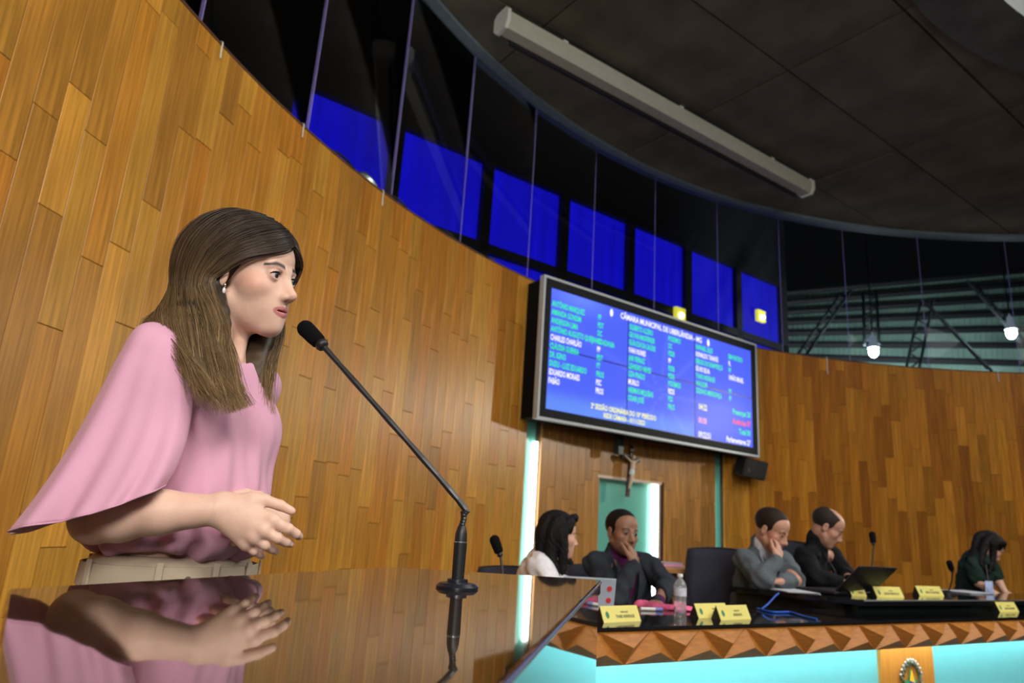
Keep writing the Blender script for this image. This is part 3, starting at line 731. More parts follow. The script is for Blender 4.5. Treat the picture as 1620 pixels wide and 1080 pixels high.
# ------------------------------------------------------------------ lectern
M_lect = mat('dark brown lacquer', (0.030, 0.017, 0.009), rough=0.035, spec=0.62, var=0.25, vscale=5, stretch=(1, 8, 1), coat=0.35)
LP = [Vector((-0.215, 0.20)), Vector((-0.052, 0.215)), Vector((0.006, 0.518)), Vector((0.227, 1.598)), Vector((-0.12, 1.590)), Vector((-0.224, 1.574)), Vector((-0.262, 1.512)), Vector((-0.546, 0.834)), Vector((-0.275, 0.425))]
LE = empty('lectern', (-0.15, 0.95, 0), 'dark glossy speaker\'s lectern in the foreground reflecting the woman and wall', 'lectern')
m = MB(); m.prism(LP, LEC - 0.028, LEC, bev=0.003); m.build('lectern_top', M_lect, LE)
c0 = sum(LP, Vector((0, 0))) / len(LP); ins = [c0 + (p - c0) * 0.985 for p in LP]
m = MB(); m.prism(ins, 0.03, LEC - 0.028); m.build('lectern_body', M_lect, LE)
m = MB(); m.prism([c0 + (p - c0) * 0.95 for p in LP], 0.0, 0.03); m.build('plinth', M_black, LE)
a, b = LP[2], LP[3]; m = MB(); ed = (b - a).normalized(); nn = Vector((ed.y, -ed.x))
m.tube([Vector((*(LP[1] + nn * 0.001), LEC - 0.006)), Vector((*(a + nn * 0.001), LEC - 0.006)), Vector((*(b + nn * 0.001), LEC - 0.005))], 0.0022, 8); m.build('edge_strip', mat('worn steel edge', (0.35, 0.34, 0.32), rough=0.25, metal=0.8), LE)

# ------------------------------------------------------------------ gooseneck microphone on the lectern
def gooseneck(base, pts, head_dir, big=1.0, label='', foot=True, head_len=0.058, head_r=0.0155):
    base = Vector(base); R = empty('microphone', base, label, 'microphone', 'gooseneck microphones')
    k = big
    if foot:
        MB().lathe(base, [(0.034 * k, 0), (0.0345 * k, 0.003), (0.029 * k, 0.008), (0.017 * k, 0.0095), (0.0165 * k, 0.014), (0.012 * k, 0.015)], 32).build('foot', mat('navy black rubber', (0.012, 0.014, 0.022), rough=0.3), R, smooth=35)
        MB().lathe(base + Vector((0, 0, 0.015)), [(0.0100, 0), (0.0108, 0.054), (0.0108, 0.056)], 24).build('barrel', M_black, R, smooth=35)
        MB().lathe(base + Vector((0, 0, 0.071)) , [(0.0110, 0), (0.0110, 0.0015)], 24).build('barrel_ring', M_chrome, R, smooth=35)
        MB().lathe(base + Vector((0, 0, 0.0725)), [(0.0103, 0), (0.0098, 0.012), (0.0066, 0.024), (0.0052, 0.0255)], 24).build('collar', M_black, R, smooth=35)
    P = [Vector(q) for q in pts]
    nf = 2 if foot else 1
    cp = catmull(P[:nf + 2], 26) if foot else catmull(P, 20)
    if foot:
        rs = [0.0048 + 0.0009 * (i % 2) for i in range(len(cp))]; MB().tube(cp, rs, 10).build('gooseneck', mat('ribbed steel neck', (0.05, 0.05, 0.05), rough=0.35, metal=0.6), R)
        d = (P[-1] - P[nf + 1])
        MB().tube([P[nf + 1] - d * 0.02, P[nf + 1], P[nf + 1] + d * 0.06, P[nf + 1] + d * 0.08, P[-1]], [0.0045, 0.0062, 0.0060, 0.0040, 0.0036], 12).build('stem', mat('stem black', (0.02, 0.022, 0.024), rough=0.3), R, smooth=60)
    else:
        MB().tube(cp, 0.005, 8).build('gooseneck', M_black, R, smooth=60)
    h = Vector(head_dir).normalized(); e = P[-1]
    MB().lathe(e - h * 0.002, [(0.004, 0), (0.0105, 0.003), (0.0125, 0.009), (0.0105, 0.015), (0.009, 0.018)], 20, axis=h).build('foam_ring', M_black, R, smooth=50)
    pr = [(0.008, 0)] + [(head_r * (0.86 + 0.14 * math.sin(min(1, t * 1.6) * math.pi / 2)) if t < 0.7 else head_r * math.sqrt(max(0.0, 1 - ((t - 0.7) / 0.3) ** 2)) + 0.0005, head_len * t) for t in [i / 14 for i in range(1, 15)]]
    MB().lathe(e + h * 0.012, pr, 24, axis=h).build('foam_windshield', mat('black foam', (0.008, 0.008, 0.009), rough=0.95, spec=0.1, bump=1.0, bscale=900), R, smooth=60)
    return R
mb0 = Vector((-0.063, 1.19, LEC))
e_ = at(513, 549, 1.245)
gooseneck(mb0, [mb0 + Vector((0, 0, 0.097)), at(733, 812, 1.192), at(716, 780, 1.197), e_], at(484, 520, 1.252) - e_, 1.0, 'black gooseneck microphone on the dark lectern in front of the speaking woman')

# ------------------------------------------------------------------ dais: long counter with a faceted wooden band over lit turquoise panels
UB = Vector((0.8553, 0.5181, 0)); NB = Vector((0.5181, -0.8553, 0)); B0 = Vector((0.389, 2.726, 0)); RB = math.atan2(UB.y, UB.x)
def bp(t, d, z): return B0 + UB * t + NB * d + Vector((0, 0, z))          # along, towards the room, up
def bbox(mb, t0, t1, d0, d1, z0, z1):
    P = [bp(t, d, z) for z in (z0, z1) for t, d in ((t0, d1), (t1, d1), (t1, d0), (t0, d0))]
    mb.add(P, [(3, 2, 1, 0), (4, 5, 6, 7), (0, 1, 5, 4), (1, 2, 6, 5), (2, 3, 7, 6), (3, 0, 4, 7)]); return mb
T0, T1 = -1.6, 6.6; ZB0 = 0.62; FW = 0.267
DA = empty('dais_desk', bp(2.5, -0.2, 0), 'long black topped dais desk with faceted wooden band and lit turquoise front', 'desk')
bbox(MB(), T0, T1, -0.42, 0.004, DESK - 0.012, DESK).build('desk_top', M_lacq, DA)
M_band = mat('band wood', (0.42, 0.165, 0.03), rough=0.4, spec=0.3, var=0.22, vscale=7, stretch=(3, 3, 12))
bbox(MB(), T0, T1, -0.05, -0.012, ZB0, DESK - 0.012).build('band_backing', M_band, DA)
bbox(MB(), T0, T1, -0.42, -0.05, DESK - 0.10, DESK - 0.012).build('desk_frame', M_black, DA)
M_turq = mat('turquoise glass', (0.20, 0.66, 0.70), rough=0.18, var=0.02)
tp0 = 1.98; tp1 = 2.475
for a, b in ((T0, -0.35), (-0.345, tp0), (tp1, 4.4), (4.405, T1)):
    bbox(MB(), a, b, -0.17, -0.155, 0.02, ZB0).build('glass_panel', M_turq, DA)
bbox(MB(), tp0, tp1, -0.17, -0.135, 0.02, ZB0).build('crest_panel', mat('orange veneer', (0.62, 0.25, 0.04), rough=0.35, var=0.12, vscale=9, stretch=(6, 6, 0.5)), DA)
bbox(MB(), T0, T1, -0.42, -0.17, 0.0, 0.02).build('plinth', M_black, DA)
bbox(MB(), T0, T1, -0.075, -0.045, ZB0 + 0.004, ZB0 + 0.016).build('light_strip', mat('led strip', (1, 1, 1), emit=(0.85, 1.0, 1.0), estr=20.0), DA)
# facets: three-sided pyramids, point up and point down in turn
zt, zb = DESK - 0.014, ZB0; h = zt - zb; pk = 0.052
def facet_mesh(up):
    if up: v = [(-FW / 2, 0, 0), (FW / 2, 0, 0), (0, 0, h), (0.0, -pk, h * 0.40)]
    else: v = [(-FW / 2, 0, h), (0, 0, 0), (FW / 2, 0, h), (0.0, -pk, h * 0.56)]
    g = 0.0015
    v = [(x * (1 - g / FW * 2), y, z) for x, y, z in v]
    v += [(x, 0.012, z) for x, y, z in v[:3]]
    f = [(0, 1, 3), (1, 2, 3), (2, 0, 3), (0, 4, 5, 1), (1, 5, 6, 2), (2, 6, 4, 0)]
    me = bpy.data.meshes.new('facet'); me.from_pydata(v, [], f); me.materials.append(M_band); return me
fu, fd = facet_mesh(True), facet_mesh(False)
k0 = -6
for k in range(k0, 24):
    for me, t in ((fu, 0.265 + FW * k), (fd, 0.265 + FW * (k + 0.5))):
        if not (T0 + FW / 2 < t < T1 - FW / 2): continue
        o = bpy.data.objects.new('facet', me); COL.objects.link(o); o.parent = DA; o.location = bp(t, 0.0, zb) - NB * 0.012 + NB * 0.0 - WO[DA]; o.rotation_euler = (0, 0, RB)
# the crest on the orange panel
tc = (tp0 + tp1) / 2 + 0.0; zc_ = 0.405; CRt = empty('coat_of_arms', bp(tc, -0.13, zc_ - 0.13), 'small painted coat of arms with green wreath and blue centre on the orange panel', 'emblem')
def ep(a, b, d=0.0): return bp(tc + a, -0.135 + d, zc_ + b)
m = MB()
for sgn in (-1, 1):
    for i in range(11):
        an = math.radians(-70 + i * 15.5); r = 0.082
        p = ep(sgn * math.cos(an) * r * 0.92, math.sin(an) * r * 1.12 + 0.01, 0.012); t_ = ep(sgn * math.cos(an + 0.25) * (r + 0.024), math.sin(an + 0.25) * (r + 0.028) * 1.12 + 0.01, 0.010)
        m.tube([p, p.lerp(t_, 0.5), t_], [0.004, 0.013, 0.002], 6, flat=0.6)
m.build('wreath', mat('grey green leaves', (0.10, 0.12, 0.07), rough=0.5, var=0.5, vscale=60), CRt)
m = MB()
m.add([ep(0, 0, 0.018)] + [ep(math.sin(2 * math.pi * i / 10) * (0.082 if i % 2 == 0 else 0.036), math.cos(2 * math.pi * i / 10) * (0.094 if i % 2 == 0 else 0.04), 0.006) for i in range(10)], [(0, (i + 1) % 10 + 1, i + 1) for i in range(10)])
m.build('star', mat('green enamel', (0.05, 0.25, 0.09), rough=0.4), CRt)
m = MB(); m.add([ep(0, 0.02, 0.030), ep(-0.022, 0.03, 0.014), ep(0, 0.088, 0.016), ep(0.022, 0.03, 0.014)], [(0, 2, 1), (0, 3, 2)]); m.build('star_point', mat('yellow enamel', (0.8, 0.5, 0.03), rough=0.4), CRt)
MB().lathe(ep(0, -0.01, 0.014), [(0.036, 0), (0.036, 0.010), (0.031, 0.012)], 24, axis=NB).build('disc', mat('blue enamel', (0.01, 0.03, 0.5), rough=0.35, var=0.3, vscale=90), CRt)
m = MB()
for i in range(11):
    an = math.radians(25 + i * 13); m.ball(ep(math.cos(an) * 0.108, math.sin(an) * 0.122 + 0.01, 0.012), 0.007, 5)
m.build('border_stars', mat('silver enamel', (0.55, 0.55, 0.55), rough=0.4), CRt)

# ------------------------------------------------------------------ the raised black desk of the chair of the session
D2 = 0.822; DE = empty('presiding_desk', Vector((2.6, 4.5, 0)), 'raised black lacquered desk where two suited men sit', 'desk')
F0 = Vector((2.0, 3.985)); L0 = Vector((1.40, 4.40)); ub2 = Vector((UB.x, UB.y)); nb2 = Vector((NB.x, NB.y))
poly = [F0, F0 + ub2 * 4.6, F0 + ub2 * 4.6 - nb2 * 0.42, F0 + ub2 * 1.2 - nb2 * 0.42, Vector((2.55, 4.66)), L0 + Vector((0.10, 0.10)), L0]
MB().prism(poly, D2 - 0.030, D2, bev=0.004).build('desk_top', M_lacq, DE)
m = MB(); m.tube([Vector((*(F0 + nb2 * 0.002), D2 - 0.004)), Vector((*(F0 + ub2 * 4.6 + nb2 * 0.002), D2 - 0.004))], 0.005, 6); m.build('front_edge', M_chrome, DE)
MB().prism([F0 + ub2 * 0.02 - nb2 * 0.05, F0 + ub2 * 4.55 - nb2 * 0.05, F0 + ub2 * 4.55 - nb2 * 0.30, F0 + ub2 * 0.1 - nb2 * 0.30], DESK + 0.0005, D2 - 0.030).build('front_panel', mat('dark green black laminate', (0.012, 0.022, 0.022), rough=0.12), DE)
MB().prism([F0 + Vector((-0.05, 0.12)), F0 + Vector((0.03, 0.17)), L0 + Vector((0.13, 0.06)), L0 + Vector((0.05, 0.02))], 0.0, D2 - 0.030).build('side_panel', M_lacq, DE)

# ------------------------------------------------------------------ name plates
M_plate = mat('yellow card', (0.80, 0.71, 0.20), rough=0.35, var=0.03)
M_ink = mat('dark ink', (0.03, 0.05, 0.03), rough=0.6); M_grn = mat('green print', (0.03, 0.22, 0.12), rough=0.6)
def name_plate(loc, rz, label, head, name, w=0.215, h=0.058, lean=0.026):
    loc = Vector(loc) + Matrix.Rotation(rz, 3, 'Z') @ Vector((0, 0.035, 0))
    R = empty('name_plate', loc, label, 'name plate', 'yellow name plates'); Z = Matrix.Rotation(rz, 3, 'Z'); loc = Vector(loc)
    r = Z @ Vector((1, 0, 0)); f = Z @ Vector((0, -1, 0)); up = (Vector((0, 0, h)) - f * lean).normalized(); n_ = r.cross(up).normalized() 
    th = 0.003; V = []
    for a in (-w / 2, w / 2):
        V += [loc + r * a + f * lean, loc + r * a + Vector((0, 0, h)), loc + r * a - f * lean]
    m = MB(); m.add(V, [(0, 3, 4, 1), (1, 4, 5, 2), (2, 5, 3, 0)]); m.build('card', M_plate, R)
    MB().add([V[i] - r * 0.0005 for i in range(3)] + [V[i] - r * 0.0015 for i in range(3)], [(0, 1, 2), (5, 4, 3), (0, 3, 4, 1), (1, 4, 5, 2), (2, 5, 3, 0)]).build('end_piece', M_black, R)
    MB().add([V[i + 3] + r * 0.0015 for i in range(3)] + [V[i + 3] + r * 0.0005 for i in range(3)], [(2, 1, 0), (3, 4, 5), (0, 1, 4, 3), (1, 2, 5, 4), (2, 0, 3, 5)]).build('end_piece', M_black, R)
    o = loc + f * (lean + 0.0006); t = MB(); text_mb(t, name, o + r * 0.022 + up * (h * 0.28), r, up, 0.0115, 'CENTER', 0.85); text_mb(t, head, o + r * 0.022 + up * (h * 0.62), r, up, 0.006, 'CENTER', 0.9); t.build('lettering', M_ink, R)
    g = MB(); g.add([o - r * (w * 0.36) + r * (math.cos(a) * 0.010) + up * (h * 0.5 + math.sin(a) * 0.014) for a in [2 * math.pi * i / 12 for i in range(12)]], [tuple(range(12))]); g.build('printed_crest', M_grn, R)
    return R
name_plate((0.515, 2.925, DESK), 0.66, 'yellow name plate nearest the lectern on the black dais desk', 'VEREADORA', 'THAIS ANDRADE')
name_plate((0.985, 3.285, DESK), 0.62, 'yellow name plate half hidden at the left of the pair beside the bottle', 'VEREADOR', 'IGINO')
name_plate((1.075, 3.262, DESK), 0.62, 'yellow name plate at the right of the pair by the blue cable', 'VEREADOR', 'ADRIANO')
p = atz(1366, 944, D2); name_plate((p.x, p.y + 0.03, D2), 0.40, 'narrow yellow name plate at the near left corner of the raised desk', 'VEREADOR', 'FABÃO', w=0.12)
p = atz(1412, 945, D2); name_plate((p.x, p.y, D2), 0.50, 'yellow name plate beside the black monitor on the raised desk', 'VEREADOR', 'ZEZINHO MENDONÇA', w=0.26)
p = atz(1480, 943, D2); name_plate((p.x, p.y + 0.02, D2), 0.50, 'yellow name plate on the raised desk left of the standing woman', 'VEREADOR', 'SÉRGIO DO BOM PREÇO', w=0.27)
p = atz(1600, 968, DESK); name_plate((p.x, p.y, DESK), 0.52, 'yellow name plate at the right edge of the photo on the lower desk', 'VEREADORA', 'AMANDA GONDIM', w=0.24)

# ------------------------------------------------------------------ things on the desks
BL = (0.861, 3.433, DESK); R = empty('water_bottle', BL, 'clear plastic water bottle with pale label on the dais desk', 'bottle')
M_pet = mat('clear plastic', (0.86, 0.89, 0.92), rough=0.08, trans=0.8, var=0.05); b_ = Vector(BL)
MB().lathe(b_, [(0.026, 0), (0.029, 0.006), (0.029, 0.045), (0.027, 0.05), (0.029, 0.056), (0.029, 0.112), (0.026, 0.128), (0.012, 0.148), (0.0115, 0.156)], 24).build('bottle_body', M_pet, R, smooth=45)
MB().lathe(b_ + Vector((0, 0, 0.156)), [(0.0135, 0), (0.0135, 0.012), (0.012, 0.014)], 18).build('cap', M_white, R, smooth=40)
MB().lathe(b_ + Vector((0, 0, 0.072)), [(0.0296, 0), (0.0296, 0.036)], 24).build('paper_label', mat('label paper', (0.62, 0.62, 0.72), rough=0.5, var=0.2, vscale=60), R, smooth=40)
# pink cloth bundle under the bottle
g = SDF.box((0.66, 3.32, DESK - 0.005), (1.02, 3.62, DESK + 0.06), 0.004)
for a in range(14):
    x = 0.70 + 0.27 * a / 13; y = 3.54 + 0.03 * math.sin(a * 1.9) - 0.02 * (a / 13) + 0.0
    g.ell((x, y, DESK + 0.008), (0.035, 0.03, 0.010 + 0.016 * max(0, 1 - a / 8)), k=0.012)
def cut_floor(X, Y, Z): return Z - (DESK + 0.001) + 0 * X + 0 * Y
g.field(cut_floor, (0.6, 3.2, DESK - 0.1), (1.1, 3.7, DESK + 0.1), 0.001, cut=True)
tag(sdf_obj(g, 'folded_cloth', mat('pink cloth', (0.75, 0.12, 0.26), rough=0.8, var=0.6, vscale=14)), 'crumpled pink and white cloth on the dais desk by the bottle', 'cloth')
for x, y, rz_, lb in ((1030, 966, 0.3, 'white marker pen lying right of the nearest name plate'),):
    p = atz(x, y, DESK) + Vector((0, 0, 0.008)); d = Matrix.Rotation(rz_, 3, 'Z') @ Vector((1, 0, 0)); R = empty('marker_pen', p - Vector((0, 0, 0.008)), lb, 'pen', 'white pens')
    MB().tube([p - d * 0.055, p + d * 0.02], 0.0075, 10).build('barrel', M_white, R, smooth=40); MB().tube([p + d * 0.02, p + d * 0.055, p + d * 0.06], [0.008, 0.008, 0.006], 10).build('cap', mat('blue cap', (0.2, 0.25, 0.6), rough=0.4), R, smooth=40)
# blue network cable
pts = [atz(1198, 962, DESK + 0.006), atz(1212, 966, DESK + 0.005), atz(1228, 968, DESK + 0.006), atz(1250, 968, DESK + 0.006), atz(1270, 974, DESK + 0.006), atz(1292, 979, DESK + 0.006)]
tag(MB().tube(catmull(pts, 30), 0.0048, 8).build('network_cable', mat('blue cable jacket', (0.01, 0.10, 0.55), rough=0.4), smooth=60), 'blue cable lying along the black dais desk', 'cable')
pts = [atz(1205, 963, DESK + 0.012), at(1215, 955, 3.75), at(1226, 943, 3.95), at(1232, 938, 4.05)]
tag(MB().tube(catmull(pts, 20), 0.0048, 8).build('network_cable', mat('blue cable jacket', (0.01, 0.10, 0.55), rough=0.4), smooth=60), 'blue cable rising to the raised desk in front of the grey suited man', 'cable')
# tumbler, papers, folder on the raised desk
p = atz(1214, 928, D2); R = empty('glass_tumbler', p, 'small clear tumbler of water before the grey suited man', 'glass')
MB().lathe(p, [(0.030, 0), (0.036, 0.09), (0.034, 0.09), (0.029, 0.006), (0.001, 0.006)], 24).build('tumbler', M_pet, R, smooth=40); MB().lathe(p + Vector((0, 0, 0.007)), [(0.0285, 0), (0.032, 0.055)], 20).build('water', mat('water', (0.55, 0.62, 0.68), rough=0.05, trans=0.6), R, smooth=40)
for (x, y), w, dd, rz_, lb in (((1250, 935), 0.20, 0.28, 0.2, 'white sheet of paper under the grey suited man\'s hands'), ((1283, 934), 0.24, 0.21, 0.5, 'white sheets of paper in front of the black suited man'), ((1530, 937), 0.34, 0.22, 0.52, 'white sheets of paper right of the name plates on the raised desk')):
    p = atz(x, y, D2); m = MB()
    for i in range(4): m.box((p.x + rng.uniform(-.01, .01), p.y + rng.uniform(-.01, .01), D2 + 0.001 + 0.0022 * i), (w, dd, 0.0018), rz_ + rng.uniform(-.08, .08))
    tag(m.build('paper_sheets', mat('paper', (0.55, 0.57, 0.62), rough=0.7, var=0.03)), lb, 'paper', 'papers on the raised desk')
# black monitor / laptop on the raised desk, seen from behind
c = atz(1372, 922, D2); c = Vector((2.03, 4.40, D2)); R = empty('laptop', c, 'open black laptop standing on the raised desk before the black suited man', 'laptop')
rz_ = RB + math.radians(160); Z = Matrix.Rotation(RB, 3, 'Z')
MB().box(c + Vector((0, 0, 0.012)), (0.36, 0.26, 0.02), RB, bev=0.006).build('keyboard_base', M_black, R)
Rx = Z @ Matrix.Rotation(math.radians(-38), 3, 'X')
Rx = Z @ Matrix.Rotation(math.radians(47), 3, 'X')
MB().box(c + Z @ Vector((0.0, -0.13, 0.02)) + Rx @ Vector((0, 0, 0.115)), (0.37, 0.012, 0.22), M=Rx, bev=0.004).build('screen_lid', M_black, R)
# white laptop seen edge-on between the lectern and the man in the dark suit
c = atz(955, 960, DESK); c = Vector((0.385, 3.30, DESK)); R = empty('laptop', c, 'open white laptop beside the lectern corner in front of the dark suited man', 'laptop')
Z = Matrix.Rotation(0.15, 3, 'Z'); MB().box(c + Vector((0, 0, 0.010)), (0.22, 0.20, 0.016), 0.15, bev=0.004).build('keyboard_base', M_white, R)
Rx = Z @ Matrix.Rotation(math.radians(-12), 3, 'Y') @ Matrix.Rotation(math.radians(-14), 3, 'X'); lc = c + Z @ Vector((0, -0.10, 0.02)) + Rx @ Vector((0, 0, 0.115))
Rx = Z @ Matrix.Rotation(math.radians(14), 3, 'X'); lc = c + Z @ Vector((0, -0.10, 0.018)) + Rx @ Vector((0, 0, 0.066))
MB().box(lc, (0.235, 0.006, 0.128), M=Rx, bev=0.002).build('screen_lid', mat('pale silver lid', (0.42, 0.47, 0.56), rough=0.35), R)
MB().lathe(lc + Rx @ Vector((0.09, -0.004, 0.02)), [(0.012, 0), (0.012, 0.001)], 16, axis=Rx @ Vector((0, -1, 0))).build('lid_sticker', mat('red sticker', (0.7, 0.04, 0.05), rough=0.5), R)
MB().lathe(lc + Rx @ Vector((0.09, -0.004, -0.03)), [(0.012, 0), (0.012, 0.001)], 16, axis=Rx @ Vector((0, -1, 0))).build('lid_sticker', mat('red sticker', (0.7, 0.04, 0.05), rough=0.5), R)
# microphones of the dais
def small_mic(base, top, label, bend=0.25):
    base = Vector(base); top = Vector(top); mid = base.lerp(top, 0.5) + Vector((0.04, 0, 0.05)) * bend
    R = gooseneck(base, [base, mid, top], (top - mid) + Vector((-0.03, 0, 0.0)), 1.0, label, foot=False, head_len=0.075, head_r=0.02)
    MB().lathe(base, [(0.05, 0), (0.05, 0.012), (0.03, 0.025), (0.012, 0.03)], 20).build('foot', M_black, R, smooth=40)
small_mic(bp(-0.28, -0.25, DESK), at(792, 880, 2.83), 'thin black microphone left of the woman in the white jacket')
small_mic((2.31, 4.56, D2), at(1382, 862, 4.60), 'thin black microphone rising behind the black laptop')
small_mic((3.08, 4.98, D2), at(1507, 905, 4.95), 'thin black microphone left of the standing woman')

# ------------------------------------------------------------------ office chairs
M_mesh = mat('dark mesh fabric', (0.026, 0.029, 0.05), rough=0.85, bump=0.6, bscale=500)
def office_chair():
    R = empty('office_chair', (0, 0, 0)); rows = []
    for i in range(9):
        f = i / 8; z = 0.55 + 0.42 * f; hw = 0.235 - 0.03 * (1 - f) ** 2 + 0.012 * math.sin(f * 3.14)
        rows.append([Vector((x * hw, -0.24 - 0.07 * f - 0.055 * (1 - x * x) + 0.02, z + (0.02 * (1 - x * x) if i == 8 else 0))) for x in [j / 5 - 1 for j in range(11)]])
    m = MB(); m.grid(rows); o = m.build('backrest', M_mesh, R, smooth=60); md = o.modifiers.new('thickness', 'SOLIDIFY'); md.thickness = 0.02
    rim = [r[0] for r in rows] + rows[-1][1:] + [r[-1] for r in rows[:-1]][::-1]; MB().tube(rim, 0.016, 8).build('back_frame', M_black, R, smooth=60)
    m = MB(); m.box((0, 0.0, 0.47), (0.48, 0.46, 0.08), bev=0.035); m.build('seat', M_mesh, R, smooth=50)
    MB().tube([(0, -0.20, 0.45), (0, -0.30, 0.50), (0, -0.31, 0.62)], 0.025, 8).build('back_bracket', M_black, R, smooth=60)
    for s in (-1, 1): MB().tube([(s * 0.25, -0.1, 0.45), (s * 0.29, -0.1, 0.5), (s * 0.29, -0.08, 0.64), (s * 0.28, 0.1, 0.66)], [0.014, 0.014, 0.016, 0.02], 8).build('armrest', M_black, R, smooth=60)
    MB().tube([(0, 0, 0.10), (0, 0, 0.43)], 0.028, 10).build('gas_column', M_dark, R, smooth=60)
    for i in range(5):
        a = 2 * math.pi * i / 5; o = MB().tube([(0, 0, 0.11), (0.28 * math.cos(a), 0.28 * math.sin(a), 0.07)], [0.025, 0.016], 8).build('base_arm', M_black, R, smooth=60)
        MB().ball((0.28 * math.cos(a), 0.28 * math.sin(a), 0.032), (0.03, 0.03, 0.032), 6).build('castor', M_black, o, smooth=60)
    return R
CH = office_chair()
spots = [((0.02, 4.02), -0.35, 0.0, 'dark mesh office chair behind the woman in the white jacket'), ((0.62, 4.48), -0.25, 0.0, 'dark mesh office chair behind the man in the dark suit'),
         ((1.40, 4.86), -0.62, 0.03, 'dark mesh office chair with exposed curved back behind the grey suited man'), ((2.05, 5.22), -0.45, 0.03, 'dark mesh office chair between the grey and the black suited men')]
for i, (xy, a, dz_, lb) in enumerate(spots):
    o = CH if i == 0 else copy_tree(CH)
    o.location = (*xy, dz_); o.rotation_euler = (0, 0, math.pi + a); tag(o, lb, 'chair', 'office chairs behind the dais'); o.scale = (1, 1, (0.86, 0.88, 1.0, 1.08)[i])
# wooden side table against the niche, with a small book
c = at(1085, 905, 5.6); zt_ = at(1085, 897, 5.6).z; R = empty('side_table', (c.x, 5.6, 0), 'wooden side table standing behind the man in the dark suit', 'table')
Z = 0.45; M_tb = mat('light table wood', (0.42, 0.2, 0.07), rough=0.4, var=0.15, stretch=(2, 12, 12))
MB().box((c.x, 5.6, zt_ - 0.018), (0.75, 0.45, 0.036), Z, bev=0.004).build('table_top', M_tb, R)
MB().box((c.x, 5.6, zt_ - 0.085), (0.66, 0.38, 0.09), Z).build('apron', mat('dark table frame', (0.05, 0.025, 0.012), rough=0.5), R)
for sx in (-1, 1):
    for sy in (-1, 1):
        q = Matrix.Rotation(Z, 3, 'Z') @ Vector((0.30 * sx, 0.16 * sy, 0)); MB().box((c.x + q.x, 5.6 + q.y, (zt_ - 0.1) / 2), (0.05, 0.05, zt_ - 0.1), Z).build('leg', M_tb, R)
p = at(1058, 893, 5.55); R = empty('book', (p.x, 5.55, zt_), 'small book with pink and blue cover on the wooden side table', 'book')
MB().box((p.x, 5.55, zt_ + 0.013), (0.17, 0.11, 0.022), 0.4).build('pages', mat('pink cover', (0.62, 0.28, 0.38), rough=0.5), R); MB().box((p.x, 5.55, zt_ + 0.027), (0.175, 0.115, 0.006), 0.4).build('cover', mat('blue cover', (0.30, 0.34, 0.48), rough=0.5), R)

# ------------------------------------------------------------------ people
def rot_ypr(yaw, pitch, roll):
    """head axes: x forward, y left, z up; pitch > 0 looks down"""
    return (Matrix.Rotation(yaw, 3, 'Z') @ Matrix.Rotation(pitch, 3, 'Y') @ Matrix.Rotation(roll, 3, 'X'))
class Head:
    def __init__(s, O, yaw, pitch, roll, k=1.0):
        s.O = Vector(O); s.M = rot_ypr(math.radians(yaw), math.radians(pitch), math.radians(roll)); s.k = k; s.A = np.array(s.M)
    def p(s, x, y, z): return s.O + s.M @ (Vector((x, y, z)) * s.k)
    def loc(s, V): return ((V - npv(s.O)) @ s.A) / s.k
    def ell(s, g, c, r, k=0.01, cut=False):
        r = r if isinstance(r, (tuple, list)) else (r, r, r); g.ell(s.p(*c), tuple(q * s.k for q in r), s.A, k * s.k, cut)
    def cone(s, g, a, b, ra, rb, k=0.01, cut=False): g.cone(s.p(*a), s.p(*b), ra * s.k, rb * s.k, k * s.k, cut)
